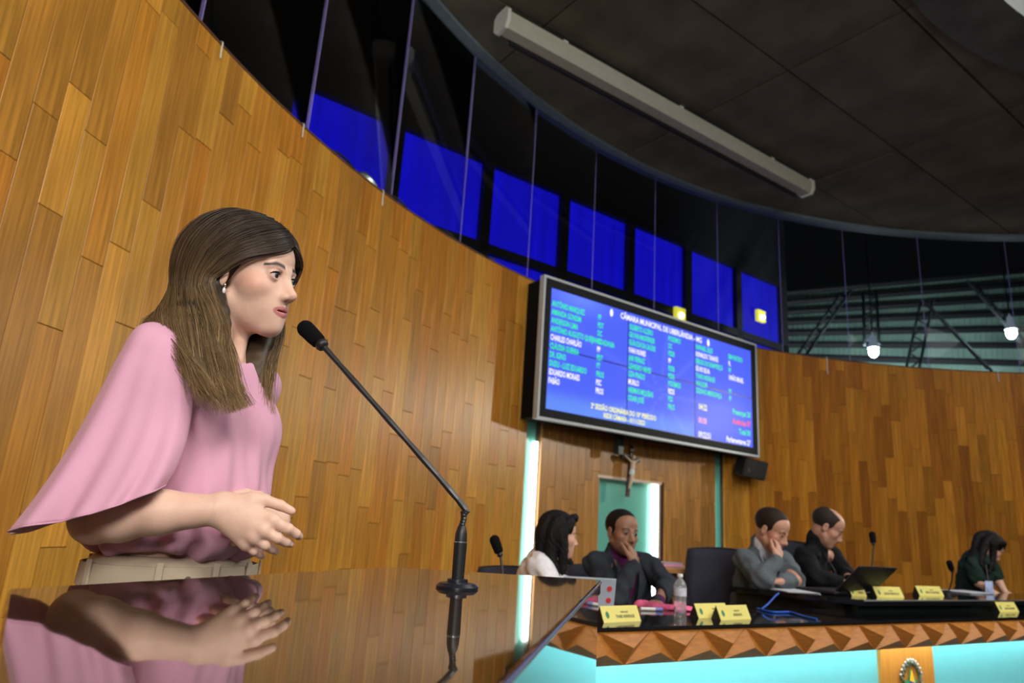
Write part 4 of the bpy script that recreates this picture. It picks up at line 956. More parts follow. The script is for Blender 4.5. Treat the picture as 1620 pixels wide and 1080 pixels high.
def face(g, H, male=False, fine=True, open_mouth=True):
    H.ell(g, (-0.015, 0, 0.040), (0.098, 0.076, 0.080)); H.ell(g, (0.035, 0, 0.040), (0.050, 0.062, 0.055), 0.02)
    H.ell(g, (0.034, 0, -0.034), (0.050, 0.061, 0.064), 0.025)
    H.ell(g, (0.028, 0, -0.072), (0.048, 0.055 if male else 0.048, 0.044 if male else 0.040), 0.02)
    for s in (-1, 1):
        H.ell(g, (0.050, s * 0.042, -0.024), (0.024, 0.022, 0.020), 0.022)
        H.cone(g, (-0.004, s * 0.050, -0.055), (0.056, s * 0.016, -0.102), 0.017 if male else 0.013, 0.015 if male else 0.012, 0.02)
    H.ell(g, (0.066, 0, -0.100), (0.0185, 0.024 if male else 0.021, 0.0175), 0.02)
    H.ell(g, (0.0655, 0, -0.066), (0.0205, 0.032, 0.028), 0.024)
    for s in (-1, 1): H.cone(g, (0.076, s * 0.038, 0.016), (0.083, s * 0.010, 0.012), 0.0085 if male else 0.0065, 0.0085 if male else 0.007, 0.014)
    if fine:
        for s in (-1, 1):
            H.ell(g, (0.094, s * 0.032, 0.000), (0.014, 0.017, 0.0105), 0.012, cut=True)
            H.ell(g, (0.0735, s * 0.0315, -0.0005), 0.0141, 0.004)
            H.ell(g, (0.0885, s * 0.0315, -0.0006), (0.0090, 0.0138, 0.0063), 0.0012, cut=True)
    else:
        for s in (-1, 1): H.ell(g, (0.094, s * 0.032, 0.000), (0.014, 0.016, 0.009), 0.010, cut=True)
    w = 1.15 if male else 1.0
    H.cone(g, (0.0745, 0, 0.004), (0.0885, 0, -0.036), 0.0095 * w, 0.0138 * w, 0.014)
    H.cone(g, (0.0825, 0, 0.006), (0.1035, 0, -0.033), 0.0070 * w, 0.0078 * w, 0.011); H.ell(g, (0.1045, 0, -0.0358), 0.0086 * w, 0.008)
    for s in (-1, 1): H.ell(g, (0.0925, s * 0.0110 * w, -0.0405), (0.0098, 0.0054 * w, 0.0062), 0.006)
    if fine:
        for s in (-1, 1): H.ell(g, (0.0975, s * 0.0062, -0.0462), (0.0048, 0.0022, 0.0028), 0.002, cut=True)
    for s in (-1, 1):
        H.cone(g, (0.0878, 0, -0.0612), (0.0828, s * 0.0125, -0.0640), 0.0046, 0.0041, 0.004); H.cone(g, (0.0828, s * 0.0125, -0.0640), (0.0718, s * 0.0262, -0.0680), 0.0041, 0.0022, 0.004)
        H.cone(g, (0.0860, 0, -0.0742), (0.0812, s * 0.0125, -0.0722), 0.0056, 0.0050, 0.004); H.cone(g, (0.0812, s * 0.0125, -0.0722), (0.0718, s * 0.0262, -0.0682), 0.0050, 0.0022, 0.004)
        H.ell(g, (-0.010, s * 0.075, -0.008), (0.018, 0.0075, 0.030), 0.005)
        if fine: H.ell(g, (-0.006, s * 0.083, -0.004), (0.010, 0.006, 0.018), 0.004, cut=True)
    if open_mouth: H.ell(g, (0.090, 0, -0.0682), (0.012, 0.0190, 0.0017), 0.0012, cut=True)
def skin_col(H, base, lip, blush=(0, 0, 0), brow=None, beard=None, mouth=0.0):
    base = np.array(base); lip = np.array(lip)
    def fn(V):
        q = H.loc(V); c = np.tile(base, (len(V), 1)); x, y, z = q[:, 0], q[:, 1], q[:, 2]
        inh = (np.abs(y) < 0.1) & (z > -0.14) & (z < 0.14) & (x > -0.12) & (x < 0.14)
        b = np.exp(-((x - 0.045) ** 2 / 0.0009 + (np.abs(y) - 0.055) ** 2 / 0.0006 + (z + 0.020) ** 2 / 0.0004)) + 0.5 * np.exp(-((x - 0.108) ** 2 + y ** 2 + (z + 0.037) ** 2) / 0.0002)
        c = c + (b * inh)[:, None] * np.array(blush)
        if beard is not None:
            m = inh & (z < -0.048) & (x > -0.01) & (z > -0.125); f = np.clip((-0.048 - z) / 0.02, 0, 1) * m; c = c * (1 - f[:, None]) + np.array(beard) * f[:, None]
        e = (y / 0.0270) ** 2 + np.where(z > -0.068, (z + 0.068) / 0.0098, (z + 0.068) / 0.0132) ** 2
        f = np.clip((1.06 - e) / 0.2, 0, 1) * (inh & (x > 0.066)); c = c * (1 - f[:, None]) + lip * f[:, None]
        f = np.clip(1.5 - np.abs(z + 0.0682) / 0.0022, 0, 1) * (inh & (x < 0.0835) & (x > 0.070) & (np.abs(y) < 0.016)) * mouth; c = c * (1 - f[:, None]) + np.array((0.08, 0.02, 0.02)) * f[:, None]
        if brow is not None:
            ay = np.abs(y); zc = 0.0188 + 0.0036 * np.sin(np.clip((ay - 0.012) / 0.040, 0, 1) * np.pi) - 0.0025 * np.clip((ay - 0.034) / 0.016, 0, 1)
            th = 0.0048 * np.clip((0.060 - ay) / 0.025, 0.55, 1)
            f = np.clip(1.4 - np.abs(z - zc) / th, 0, 1) * (inh & (ay > 0.0135) & (ay < 0.050) & (x > 0.04)); c = c * (1 - f[:, None]) + np.array(brow) * f[:, None]
        return c
    return fn
M_skin = mat('skin', (1, 1, 1), rough=0.48, spec=0.35, var=0.04, vscale=60, attr='col', sss=0.28, bump=0.08, bscale=500)
def eyes(H, parent, iris=(0.05, 0.03, 0.02), look=(1, 0, -0.08), white=(0.58, 0.53, 0.50)):
    for s in (-1, 1):
        c = H.p(0.0735, s * 0.0315, -0.0005); d = (H.M @ Vector(look)).normalized(); r = 0.0131 * H.k; m = MB()
        n = 20; V = []; C = []; Q = d.to_track_quat('Z', 'Y').to_matrix()
        for i in range(n + 1):
            th = math.pi * i / n
            for k in range(2 * n):
                ph = math.pi * k / n; V.append(c + Q @ Vector((r * math.sin(th) * math.cos(ph), r * math.sin(th) * math.sin(ph), r * math.cos(th))))
                C.append((0.004, 0.004, 0.004) if th < 0.19 else (iris if th < 0.52 else white))
        F = [(i * 2 * n + k, (i + 1) * 2 * n + k, (i + 1) * 2 * n + (k + 1) % (2 * n), i * 2 * n + (k + 1) % (2 * n)) for i in range(n) for k in range(2 * n)]
        mk('eyeball', V, F, mat('eye', (1, 1, 1), rough=0.06, var=0.0, attr='col'), parent, smooth=180, attrs=C)
def hand(g, wrist, fwd, out, side, k=1.0, curl=(0.5, 0.6, 0.5), spread=0.12, thumb=0.6, kk=0.007):
    """wrist, direction of the palm, out = back-of-hand normal, side: +1 right hand seen from the back with thumb to the left of fwd"""
    w = Vector(wrist); f = Vector(fwd).normalized(); o = Vector(out); o = (o - f * o.dot(f)).normalized(); t = o.cross(f).normalized() * side    # t: towards the thumb
    mc = []
    for i in range(4):
        m_ = w + f * (0.088 - 0.004 * abs(i - 1)) * k + t * (0.030 - 0.020 * i) * k; mc.append(m_)
        g.cone(w + t * (0.012 - 0.008 * i) * k, m_, 0.016 * k, 0.0115 * k, 0.012)
    L = (0.072, 0.080, 0.074, 0.058)
    for i in range(4):
        d = (f + t * spread * (1.2 - 0.8 * i)).normalized(); p = mc[i]; a = 0.0; r = (0.0088, 0.0090, 0.0086, 0.0076)[i] * k
        for j, fr in enumerate((0.46, 0.30, 0.24)):
            a += curl[j]; dd = d * math.cos(a) - o * math.sin(a); q = p + dd * L[i] * fr * k; g.cone(p, q, r, r * 0.90, kk * 0.5); p = q; r *= 0.90
    p = w + f * 0.018 * k + t * 0.024 * k; q = p + (f * 0.75 + t * 0.75 - o * 0.35 * thumb).normalized() * 0.040 * k; g.cone(w, p, 0.017 * k, 0.014 * k, 0.012); g.cone(p, q, 0.0145 * k, 0.0115 * k, 0.01)
    q2 = q + (f * 0.95 + t * 0.30 - o * 0.5 * thumb).normalized() * 0.032 * k; g.cone(q, q2, 0.0108 * k, 0.0095 * k, 0.004); q3 = q2 + (f * 1.0 + t * 0.02 - o * 0.6 * thumb).normalized() * 0.027 * k; g.cone(q2, q3, 0.0095 * k, 0.0075 * k, 0.003)

# ------------------------------------------------------------------ the woman at the lectern
AY = math.radians(-25); FB = Vector((math.cos(AY), math.sin(AY), 0)); LB = Vector((-math.sin(AY), math.cos(AY), 0)); BB = Vector((-0.578, 1.318, 0)); MB3 = np.array(Matrix.Rotation(AY, 3, 'Z'))
def B(f, l, z): return BB + FB * f + LB * l + Vector((0, 0, z))
WM = empty('person', BB, 'woman in a loose pink blouse speaking into the lectern microphone', 'person')
HW_ = Head((-0.534, 1.322, 1.544), -13.5, 3.0, 6.6, 0.975)
def axis(parts):
    out = []
    for a, b, h in parts: out.append(np.arange(a, b - h * 0.3, h))
    return np.concatenate(out + [np.array([parts[-1][1]])])
g = SDF(axis([(-0.80, -0.635, 0.004), (-0.635, -0.40, 0.0015), (-0.40, -0.30, 0.002)]), axis([(0.99, 1.08, 0.004), (1.08, 1.23, 0.0021), (1.23, 1.43, 0.0015), (1.43, 1.60, 0.005)]),
        axis([(0.86, 1.01, 0.006), (1.01, 1.14, 0.002), (1.14, 1.41, 0.004), (1.41, 1.64, 0.0015), (1.64, 1.70, 0.004)]))
# torso, neck
g.ell(B(0, 0, 1.25), (0.090, 0.122, 0.15), MB3, 0.02); g.ell(B(0, 0, 1.06), (0.095, 0.125, 0.15), MB3, 0.05); g.ell(B(0, 0, 0.94), (0.10, 0.14, 0.08), MB3, 0.05)
g.cone(B(0.0, -0.04, 1.375), B(0.005, -0.122, 1.345), 0.036, 0.040, 0.04); g.cone(B(0.0, 0.04, 1.375), B(0.0, 0.122, 1.345), 0.036, 0.040, 0.04)
nk = B(-0.012, 0, 1.37)
g.cone(HW_.p(-0.026, 0, -0.045), nk, 0.044, 0.050, 0.02)
g.cone(HW_.p(-0.02, -0.045, -0.055), B(0.055, -0.012, 1.37), 0.012, 0.010, 0.016); g.cone(HW_.p(-0.02, 0.045, -0.055), B(0.055, 0.012, 1.37), 0.012, 0.010, 0.016)
face(g, HW_)
# right arm and hand
J = B(0.008, -0.132, 1.335); E = at(150, 822, 1.14); wr_ = at(343, 806, 1.135)
g.chain([J, E], [0.045, 0.036], 0.02); g.chain([E, at(190, 817, 1.13), at(255, 810, 1.125), wr_], [0.034, 0.037, 0.033, 0.0235], 0.012)
hp_ = lambda x, y, Y: at(x, y, Y)
MC = [hp_(432, 824, 1.148), hp_(418, 840, 1.142), hp_(403, 851, 1.144), hp_(390, 861, 1.152)]
for i, m_ in enumerate(MC):
    g.cone(at(352, (793, 802, 812, 821)[i], 1.138), m_, 0.0155, (0.0115, 0.0115, 0.0108, 0.0100)[i], 0.011)
FG = [([MC[0], hp_(456, 836, 1.150), hp_(468, 844, 1.165), hp_(473, 848, 1.178)], 0.0082), ([MC[1], hp_(439, 851, 1.146), hp_(452, 857, 1.162), hp_(459, 860, 1.174)], 0.0082),
      ([MC[2], hp_(420, 862, 1.148), hp_(430, 868, 1.164), hp_(436, 872, 1.175)], 0.0077), ([MC[3], hp_(402, 871, 1.156), hp_(410, 876, 1.168), hp_(415, 879, 1.177)], 0.0069)]
for P, r in FG: g.chain(P, [r * 1.08, r, r * 0.9, r * 0.78], 0.003)
for P, r in FG: g.ell(P[0] + Vector((0, -0.004, 0.002)), 0.0085, None, 0.008)
g.chain([at(362, 795, 1.142), at(398, 793, 1.15), hp_(418, 791, 1.158)], [0.014, 0.0135, 0.0105], 0.010); g.chain([hp_(418, 791, 1.158), hp_(443, 799, 1.168), hp_(461, 808, 1.176)], [0.0095, 0.0085, 0.0068], 0.003)
# left arm and hand, mostly hidden behind
JL = B(-0.012, 0.125, 1.335); EL = B(-0.07, 0.155, 1.10); wl = at(438, 822, 1.32)
g.chain([JL, EL], [0.045, 0.036], 0.02); g.chain([EL, EL.lerp(wl, 0.5), wl], [0.036, 0.032, 0.023], 0.012)
hand(g, wl, Vector((-0.25, -0.97, -0.08)), Vector((0.9, -0.2, 0.2)), -1, 0.85, (0.5, 0.7, 0.5))
sk_base = (0.76, 0.50, 0.385)
BODY = sdf_obj(g, 'body', M_skin, WM, skin_col(HW_, sk_base, (0.54, 0.20, 0.20), (0.03, -0.085, -0.075), (0.045, 0.028, 0.018), mouth=1.0), it=1, w=0.35)
eyes(HW_, BODY, (0.05, 0.05, 0.055), (1, 0.02, -0.06))
M_lash = mat('dark lashes', (0.012, 0.008, 0.006), rough=0.6)
for s in (-1, 1):
    pts = []
    for i in range(15):
        y = -0.0138 + 0.0276 * i / 14; z = 0.0062 * math.sqrt(max(0, 1 - (y / 0.0139) ** 2)) - 0.0006; pts.append(HW_.p(0.0735 + math.sqrt(max(4e-6, 0.0146 ** 2 - y * y - z * z)), s * 0.0315 + y, z))
    m = MB(); m.tube(pts, [0.0009 + 0.0007 * math.sin(math.pi * i / 14) for i in range(15)], 5)
    for i in range(1, 14):
        p = pts[i]; y = (i - 7) / 7; d = HW_.M @ Vector((0.9, 0.45 * y, 0.55)); m.tube([p, p + d * 0.003, p + (d + HW_.M @ Vector((0, 0, 0.5))) * 0.0055], [0.0004, 0.0003, 0.0001], 4)
    m.build('eyelashes', M_lash, BODY)
# nails
for P, r in FG:
    d = (P[3] - P[2]).normalized(); MB().ball(P[3] + Vector((0, -r * 0.62, 0.001)) , (r * 0.75, r * 0.28, r * 0.55), 8, Matrix.Rotation(math.atan2(d.z, d.x) * -1, 3, 'Y')).build('fingernail', mat('nail', (0.78, 0.50, 0.44), rough=0.2), BODY, smooth=180)

# blouse
M_blouse = mat('pink crepe blouse', (0.70, 0.365, 0.50), rough=0.8, spec=0.15, var=0.03, vscale=8, bump=0.18, bscale=900, sheen=0.15)
g = SDF.box((-0.80, 1.05, 0.97), (-0.33, 1.62, 1.46), 0.0036)
g.ell(B(0.00, 0, 1.26), (0.106, 0.138, 0.15), MB3, 0.02)
for s in (-1, 1): g.ell(B(0.060, s * 0.064, 1.235), (0.058, 0.060, 0.068), MB3, 0.05)
g.ell(B(0.010, 0, 1.12), (0.124, 0.146, 0.14), MB3, 0.04); g.ell(B(0.010, 0, 1.042), (0.134, 0.160, 0.048), MB3, 0.035)
for s in (-1, 1): g.cone(B(0.0, s * 0.05, 1.385), B(0.002, s * 0.125, 1.345), 0.040, 0.048, 0.04)
g.ell(B(-0.035, 0, 1.32), (0.075, 0.125, 0.10), MB3, 0.03)
# left sleeve (far side)
g.chain([JL, B(-0.055, 0.150, 1.20), B(-0.065, 0.16, 1.10)], [0.050, 0.058, 0.075], 0.02)
def folds(X, Y, Z):
    dx = X - BB.x; dy = Y - BB.y; an = np.arctan2(dy, dx) - AY
    a = np.clip((1.30 - Z) / 0.25, 0, 1)
    return a * (0.0045 * np.sin(an * 11 + 5 * np.sin(Z * 9)) + 0.003 * np.sin(an * 23 + Z * 14 + 1.3))
g.D += folds(g.a[0][:, None, None], g.a[1][None, :, None], g.a[2][None, None, :]).astype(np.float32)
low = np.clip((1.075 - g.a[2]) / 0.04, 0, 1)[None, None, :]
g.D += (low * 0.006 * np.sin(np.arctan2(g.a[1][None, :, None] - BB.y, g.a[0][:, None, None] - BB.x) * 17)).astype(np.float32)
g.ell(B(0.028, 0, 1.425), (0.085, 0.072, 0.070), MB3, 0.008, cut=True)
def under(X, Y, Z): return Z - (1.008 + 0.012 * np.sin((X + Y) * 22)) + 0 * X + 0 * Y
g.field(under, (-0.9, 1.0, 0.95), (-0.3, 1.7, 1.06), 0.012, cut=True)
BLO = sdf_obj(g, 'blouse', M_blouse, WM, it=2, w=0.5)
# near sleeve: wide bell, opening over the forearm
SL = [((322, 532), 1.25, (268, 508), 1.27, (0, -0.02, 0.0)), ((315, 560), 1.19, (228, 527), 1.20, (-0.004, -0.055, 0.012)), ((306, 600), 1.155, (200, 565), 1.185, (-0.004, -0.062, 0.0)), ((296, 650), 1.135, (162, 630), 1.175, (0, -0.066, -0.006)),
      ((284, 700), 1.115, (125, 700), 1.165, (0, -0.074, -0.012)), ((266, 742), 1.10, (84, 772), 1.155, (0, -0.084, -0.018)), ((247, 769), 1.09, (40, 838), 1.145, (0, -0.09, -0.024))]
n_th = 96; ctrl = []
for fp, Yf, bp_, Yb, u in SL:
    a, b = at(*fp, Yf), at(*bp_, Yb); c = (a + b) / 2; v = (a - b) / 2; u = Vector(u)
    ctrl.append([c + v * math.cos(t) + u * math.sin(t) for t in [2 * math.pi * i / n_th for i in range(n_th)]])
cols_ = [catmull([ctrl[k][i] for k in range(len(ctrl))], 60) for i in range(n_th)]
rows = []
for j in range(60):
    f = j / 59; row = []
    for i in range(n_th):
        t = 2 * math.pi * i / n_th; p = Vector(cols_[i][j])
        amp = 0.016 * f ** 0.8; w = math.sin(3 * t + 1.0 + 0.8 * math.sin(2.2 * f)) + 0.55 * math.sin(7 * t + 0.6) * f + 0.35 * math.sin(13 * t + 2.0 + 2 * f) * f
        out = Vector((0, -1, 0)) * math.sin(t) + Vector((0.5, 0, 0.12)) * math.cos(t); p = p + out * (amp * w)
        p.z += -0.006 * f ** 3 * math.sin(2 * t + 0.5)
        row.append(p)
    rows.append(row)
m = MB(); m.grid(rows, close_u=True); SLV = m.build('sleeve', M_blouse, WM, smooth=180); md = SLV.modifiers.new('cloth thickness', 'SOLIDIFY'); md.thickness = 0.0022; md.offset = -1
hem = MB(); hem.tube(rows[-1] + [rows[-1][0]], 0.0013, 5); hem.build('hem', M_blouse, SLV, smooth=180)
# trousers, belt, shoes
M_trs = mat('beige cotton twill', (0.46, 0.37, 0.27), rough=0.85, var=0.06, vscale=30, bump=0.2, bscale=700)
g = SDF.box((-0.80, 1.08, 0.02), (-0.36, 1.56, 1.03), 0.006)
g.ell(B(0, 0, 0.985), (0.118, 0.150, 0.06), MB3, 0.02); g.ell(B(-0.012, 0, 0.88), (0.125, 0.172, 0.13), MB3, 0.05)
for s in (-1, 1): g.chain([B(0, s * 0.085, 0.86), B(0.01, s * 0.095, 0.50), B(-0.01, s * 0.10, 0.10)], [0.088, 0.062, 0.055], 0.03)
def topcut(X, Y, Z): return 1.012 - Z + 0 * X + 0 * Y
g.field(topcut, (-0.9, 1.0, 0.98), (-0.3, 1.7, 1.1), 0.002, cut=True)
TRS = sdf_obj(g, 'trousers', M_trs, WM, it=2)
def waist_ring(z, a, b, r=None): return [B(a * math.cos(t), b * math.sin(t), z) for t in [2 * math.pi * i / 72 for i in range(72)]]
m = MB(); m.grid([waist_ring(0.962, 0.1235, 0.1575), waist_ring(0.9625, 0.1265, 0.1605), waist_ring(0.998, 0.1245, 0.1585), waist_ring(0.9985, 0.1215, 0.1555)], close_u=True); m.build('waistband', mat('waistband twill', (0.42, 0.34, 0.25), rough=0.85, bump=0.2, bscale=700), TRS, smooth=40)
for t in (-0.75, -0.15, 0.35, -1.6, -2.6, 0.9):
    o = B(0.128 * math.cos(t), 0.162 * math.sin(t), 0.980); m = MB(); m.box(o, (0.004, 0.011, 0.050), AY + math.atan2(math.sin(t) * 0.128, math.cos(t) * 0.162), bev=0.001); m.build('belt_loop', M_trs, TRS)
for t in (-0.45, 0.05):
    o = B(0.1275 * math.cos(t), 0.1615 * math.sin(t), 0.980); MB().lathe(o, [(0.005, 0), (0.005, 0.0015)], 14, axis=FB * math.cos(t) + LB * math.sin(t)).build('button', mat('brass', (0.45, 0.38, 0.26), rough=0.3, metal=0.8), TRS)
for s in (-1, 1):
    g = SDF.box((-0.85, 1.0, 0.0), (-0.30, 1.62, 0.14), 0.006); g.chain([B(-0.06, s * 0.10, 0.04), B(0.04, s * 0.10, 0.035), B(0.16, s * 0.105, 0.028)], [0.036, 0.038, 0.026], 0.02); g.cone(B(-0.03, s * 0.10, 0.05), B(-0.02, s * 0.10, 0.10), 0.036, 0.04, 0.02)
    g.field(lambda X, Y, Z: Z - 0.004 + 0 * X + 0 * Y, (-1, 0.9, -0.1), (0, 1.8, 0.03), 0.001, cut=True); sdf_obj(g, 'shoe', mat('dark leather', (0.03, 0.02, 0.015), rough=0.35), WM)
# earring
ep_ = HW_.p(0.006, -0.079, -0.034); EAR = MB().ball(ep_, (0.0026, 0.0026, 0.004), 8).build('earring', mat('silver', (0.8, 0.8, 0.78), rough=0.15, metal=1.0), BODY, smooth=180)
MB().ball(ep_ - Vector((0, 0, 0.011)), (0.003, 0.003, 0.0065), 8).build('earring_drop', mat('pearl', (0.8, 0.78, 0.72), rough=0.15), EAR, smooth=180)

# hair: a soft volume with many strands over it
GN = [([(.076, .014, .078), (.083, -.020, .060), (.066, -.054, .042), (.034, -.075, .024), (.002, -.084, -.004), (-.016, -.089, -.034)], [(352, 505, 1.222), (358, 552, 1.20), (374, 602, 1.172), (398, 664, 1.152)]),
      ([(.064, .012, .098), (.069, -.030, .084), (.047, -.066, .062), (.013, -.084, .036), (-.015, -.092, .000), (-.028, -.094, -.040)], [(344, 508, 1.218), (349, 556, 1.193), (366, 607, 1.163), (388, 672, 1.145)]),
      ([(.040, .012, .115), (.043, -.036, .103), (.022, -.070, .083), (-.008, -.088, .050), (-.030, -.094, .010), (-.042, -.094, -.040)], [(327, 506, 1.211), (332, 557, 1.182), (350, 612, 1.150), (370, 672, 1.132)]),
      ([(.010, .010, .127), (.008, -.036, .119), (-.012, -.071, .096), (-.035, -.090, .060), (-.055, -.092, .015), (-.062, -.090, -.040)], [(302, 506, 1.203), (311, 561, 1.165), (333, 613, 1.135), (357, 664, 1.120)]),
      ([(-.020, .005, .135), (-.034, -.036, .128), (-.056, -.068, .105), (-.082, -.084, .064), (-.098, -.084, .018), (-.102, -.080, -.040)], [(277, 502, 1.195), (289, 550, 1.150), (312, 597, 1.122), (340, 648, 1.110)]),
      ([(-.045, .000, .134), (-.070, -.030, .124), (-.098, -.053, .098), (-.122, -.062, .056), (-.132, -.060, .008), (-.130, -.056, -.045)], [(251, 501, 1.213), (266, 537, 1.155), (294, 582, 1.125), (321, 630, 1.112)]),
      ([(-.060, .000, .130), (-.096, -.012, .112), (-.126, -.020, .082), (-.145, -.020, .034), (-.150, -.018, -.016), (-.148, -.015, -.065)], [(236, 508, 1.27), (232, 532, 1.25), (242, 570, 1.255), (254, 605, 1.265)]),
      ([(-.060, .020, .127), (-.090, .030, .106), (-.110, .035, .072), (-.118, .038, .030), (-.118, .040, -.020), (-.115, .040, -.070)], [(262, 520, 1.39), (258, 560, 1.39), (258, 610, 1.39)])]
GF = [([(.076, .016, .080), (.085, .030, .062), (.078, .053, .038), (.056, .071, .008), (.030, .082, -.035)], [(444, 530, 1.400), (431, 578, 1.372), (428, 622, 1.343), (434, 668, 1.328)]),
      ([(.064, .016, .099), (.068, .045, .080), (.048, .072, .050), (.020, .087, .010), (.000, .092, -.040)], [(430, 535, 1.400), (418, 582, 1.358), (415, 625, 1.332), (421, 662, 1.318)]),
      ([(.030, .016, .120), (.028, .052, .100), (.008, .080, .065), (-.020, .092, .015), (-.030, .092, -.040)], [(408, 545, 1.400), (394, 590, 1.350), (398, 626, 1.325), (406, 650, 1.315)]),
      ([(-.030, .012, .131), (-.045, .050, .110), (-.070, .072, .065), (-.085, .076, .010), (-.088, .072, -.050)], [(345, 560, 1.44), (345, 620, 1.44)])]
GN = [[HW_.p(*q) for q in a_] + [at(*q) for q in b_] for a_, b_ in GN]; GF = [[HW_.p(*q) for q in a_] + [at(*q) for q in b_] for a_, b_ in GF]
CN = [catmull(G_, 26) for G_ in GN]; CF = [catmull(G_, 26) for G_ in GF]
HC0, HC1 = np.array((0.030, 0.021, 0.016)), np.array((0.27, 0.175, 0.085))
M_hair = mat('brown hair', (1, 1, 1), rough=0.42, spec=0.3, var=0.2, vscale=30, attr='col')
g = SDF.box((-0.80, 1.08, 1.24), (-0.37, 1.50, 1.70), 0.004)
HW_.ell(g, (-0.018, 0, 0.044), (0.100, 0.079, 0.083), 0.01)
HW_.ell(g, (0.083, 0.0, -0.022), (0.066, 0.110, 0.090), 0.008, cut=True)
hc = HW_.p(-0.02, 0, 0.02)
def lerp_g(Cs, a):
    i = min(int(a), len(Cs) - 2); return Cs[i] + (Cs[i + 1] - Cs[i]) * (a - i)
for Cs, na in ((CN, 26), (CF, 14)):
    for k in range(na):
        C = lerp_g(Cs, 0.45 + (len(Cs) - 1.45) * k / (na - 1) * 0.9999)
        for j in range(0, 23):
            ra = 0.0085 + 0.004 * min(1, j / 8) - 0.009 * max(0, (j - 14) / 9)
            a = Vector(C[j]); b = Vector(C[j + 1]); inw = (hc - a); inw.z *= 0.3; inw = inw.normalized() * 0.019
            g.cone(a + inw, b + inw, ra, ra * 0.98, 0.010)
def hair_col(V):
    t = np.clip((1.60 - V[:, 2]) / 0.33, 0, 1)[:, None] ** 1.9; return HC0 * (1 - t) * 0.6 + HC1 * t * 0.42  # volume darker than the strands: shade between them put into its colour
HAIR = sdf_obj(g, 'hair', M_hair, WM, hair_col, it=3)
V = []; F = []; C = []; hr = np.random.RandomState(5)
def strand(P, r0, col0, col1):
    n = len(P); base = len(V)
    T = np.gradient(P, axis=0); T /= np.linalg.norm(T, axis=1)[:, None] + 1e-9
    ref = np.array((0.3, -0.8, 0.5)); A = np.cross(T, ref); A /= np.linalg.norm(A, axis=1)[:, None] + 1e-9; Bn = np.cross(T, A)
    for j in range(n):
        r = r0 * (1 - 0.75 * (j / (n - 1)) ** 3)
        for q in range(3):
            an = 2.0944 * q; V.append(tuple(P[j] + A[j] * math.cos(an) * r + Bn[j] * math.sin(an) * r)); C.append(tuple(col0 + (col1 - col0) * min(1, (j / (n - 1)) ** 1.9)))
        if j < n - 1:
            for q in range(3):
                a = base + j * 3 + q; b = base + j * 3 + (q + 1) % 3; F.append((a, b, b + 3, a + 3))
tt = np.linspace(0, 1, 26)
hcn = npv(hc)
for Cs, ns in ((CN, 3600), (CF, 1500)):
    clump = [(hr.uniform(0, 6.28), hr.uniform(2.0, 3.4), hr.uniform(0.4, 1.2)) for _ in range(40)]
    for k in range(ns):
        a = hr.uniform(-0.22, len(Cs) - 1.0001) if hr.rand() < 0.75 else hr.uniform(-0.2, 0.9); P = (lerp_g(Cs, a) if a >= 0 else Cs[0] + (Cs[0] - Cs[1]) * (-a)).copy(); cl_ = clump[int(max(a, 0) / (len(Cs) - 1) * 39.9)]
        out = P - hcn; out[:, 2] *= 0.3; out /= np.linalg.norm(out, axis=1)[:, None] + 1e-9
        side = np.cross(np.gradient(P, axis=0), out); side /= np.linalg.norm(side, axis=1)[:, None] + 1e-9
        grow = np.clip((tt - 0.45) / 0.55, 0, 1)
        P += out * ((hr.uniform(-0.001, 0.009) if Cs is CN else hr.uniform(-0.030, 0.006)) + 0.010 * hr.randn() * grow ** 2 * 0.6)[:, None] * 1.0
        wv = cl_[2] * 0.014 * grow ** 1.2 * np.sin(tt * 6.28 * cl_[1] + cl_[0]) ; P += side * (wv + hr.randn() * 0.0025 + hr.randn() * 0.009 * grow ** 2)[:, None] + out * (0.006 * cl_[2] * grow * np.cos(tt * 6.28 * cl_[1] + cl_[0]))[:, None]
        L = int(26 * (1 - 0.30 * hr.rand() ** 1.6)); kk_ = hr.uniform(0.6, 1.45); hl = 1.7 if hr.rand() < 0.10 else 1.0
        strand(P[:L], hr.uniform(0.0005, 0.0009), HC0 * kk_ * (1 + 0.5 * (hl - 1)), HC1 * kk_ * hl)
for k in range(70):       # loose flyaways
    Cs = CN; P = lerp_g(Cs, hr.rand() * 5.9).copy(); out = P - hcn; out /= np.linalg.norm(out, axis=1)[:, None]
    P += out * (0.006 + 0.012 * tt * hr.rand())[:, None] + np.array((0, -0.004, 0)) ; P += (np.sin(tt * hr.uniform(5, 14) + hr.uniform(0, 6)) * 0.006 * tt)[:, None] * out
    strand(P[:hr.randint(14, 26)], 0.00028, HC0 * 2.2, HC1 * 1.5)
mk('hair_strands', V, F, M_hair, HAIR, smooth=180, attrs=C)['kind'] = 'stuff'

# ------------------------------------------------------------------ the people at the dais
def cap_hair(g, H, style):
    H.ell(g, (-0.017, 0, 0.0425), (0.1015, 0.0795, 0.0835), 0.004)
    if style == 'short':
        H.ell(g, (0.095, 0, -0.030), (0.078, 0.11, 0.098), 0.006, cut=True); H.ell(g, (0.035, 0, -0.105), (0.12, 0.11, 0.065), 0.006, cut=True)
        for s in (-1, 1): H.ell(g, (-0.006, s * 0.085, -0.020), (0.026, 0.02, 0.042), 0.004, cut=True)
    elif style == 'bald':
        H.ell(g, (0.095, 0, -0.020), (0.085, 0.11, 0.115), 0.006, cut=True); H.ell(g, (0.035, 0, -0.105), (0.12, 0.11, 0.065), 0.006, cut=True)
        H.ell(g, (0.03, 0, 0.120), (0.085, 0.055, 0.06), 0.012, cut=True)
        for s in (-1, 1): H.ell(g, (-0.006, s * 0.085, -0.020), (0.026, 0.02, 0.042), 0.004, cut=True)
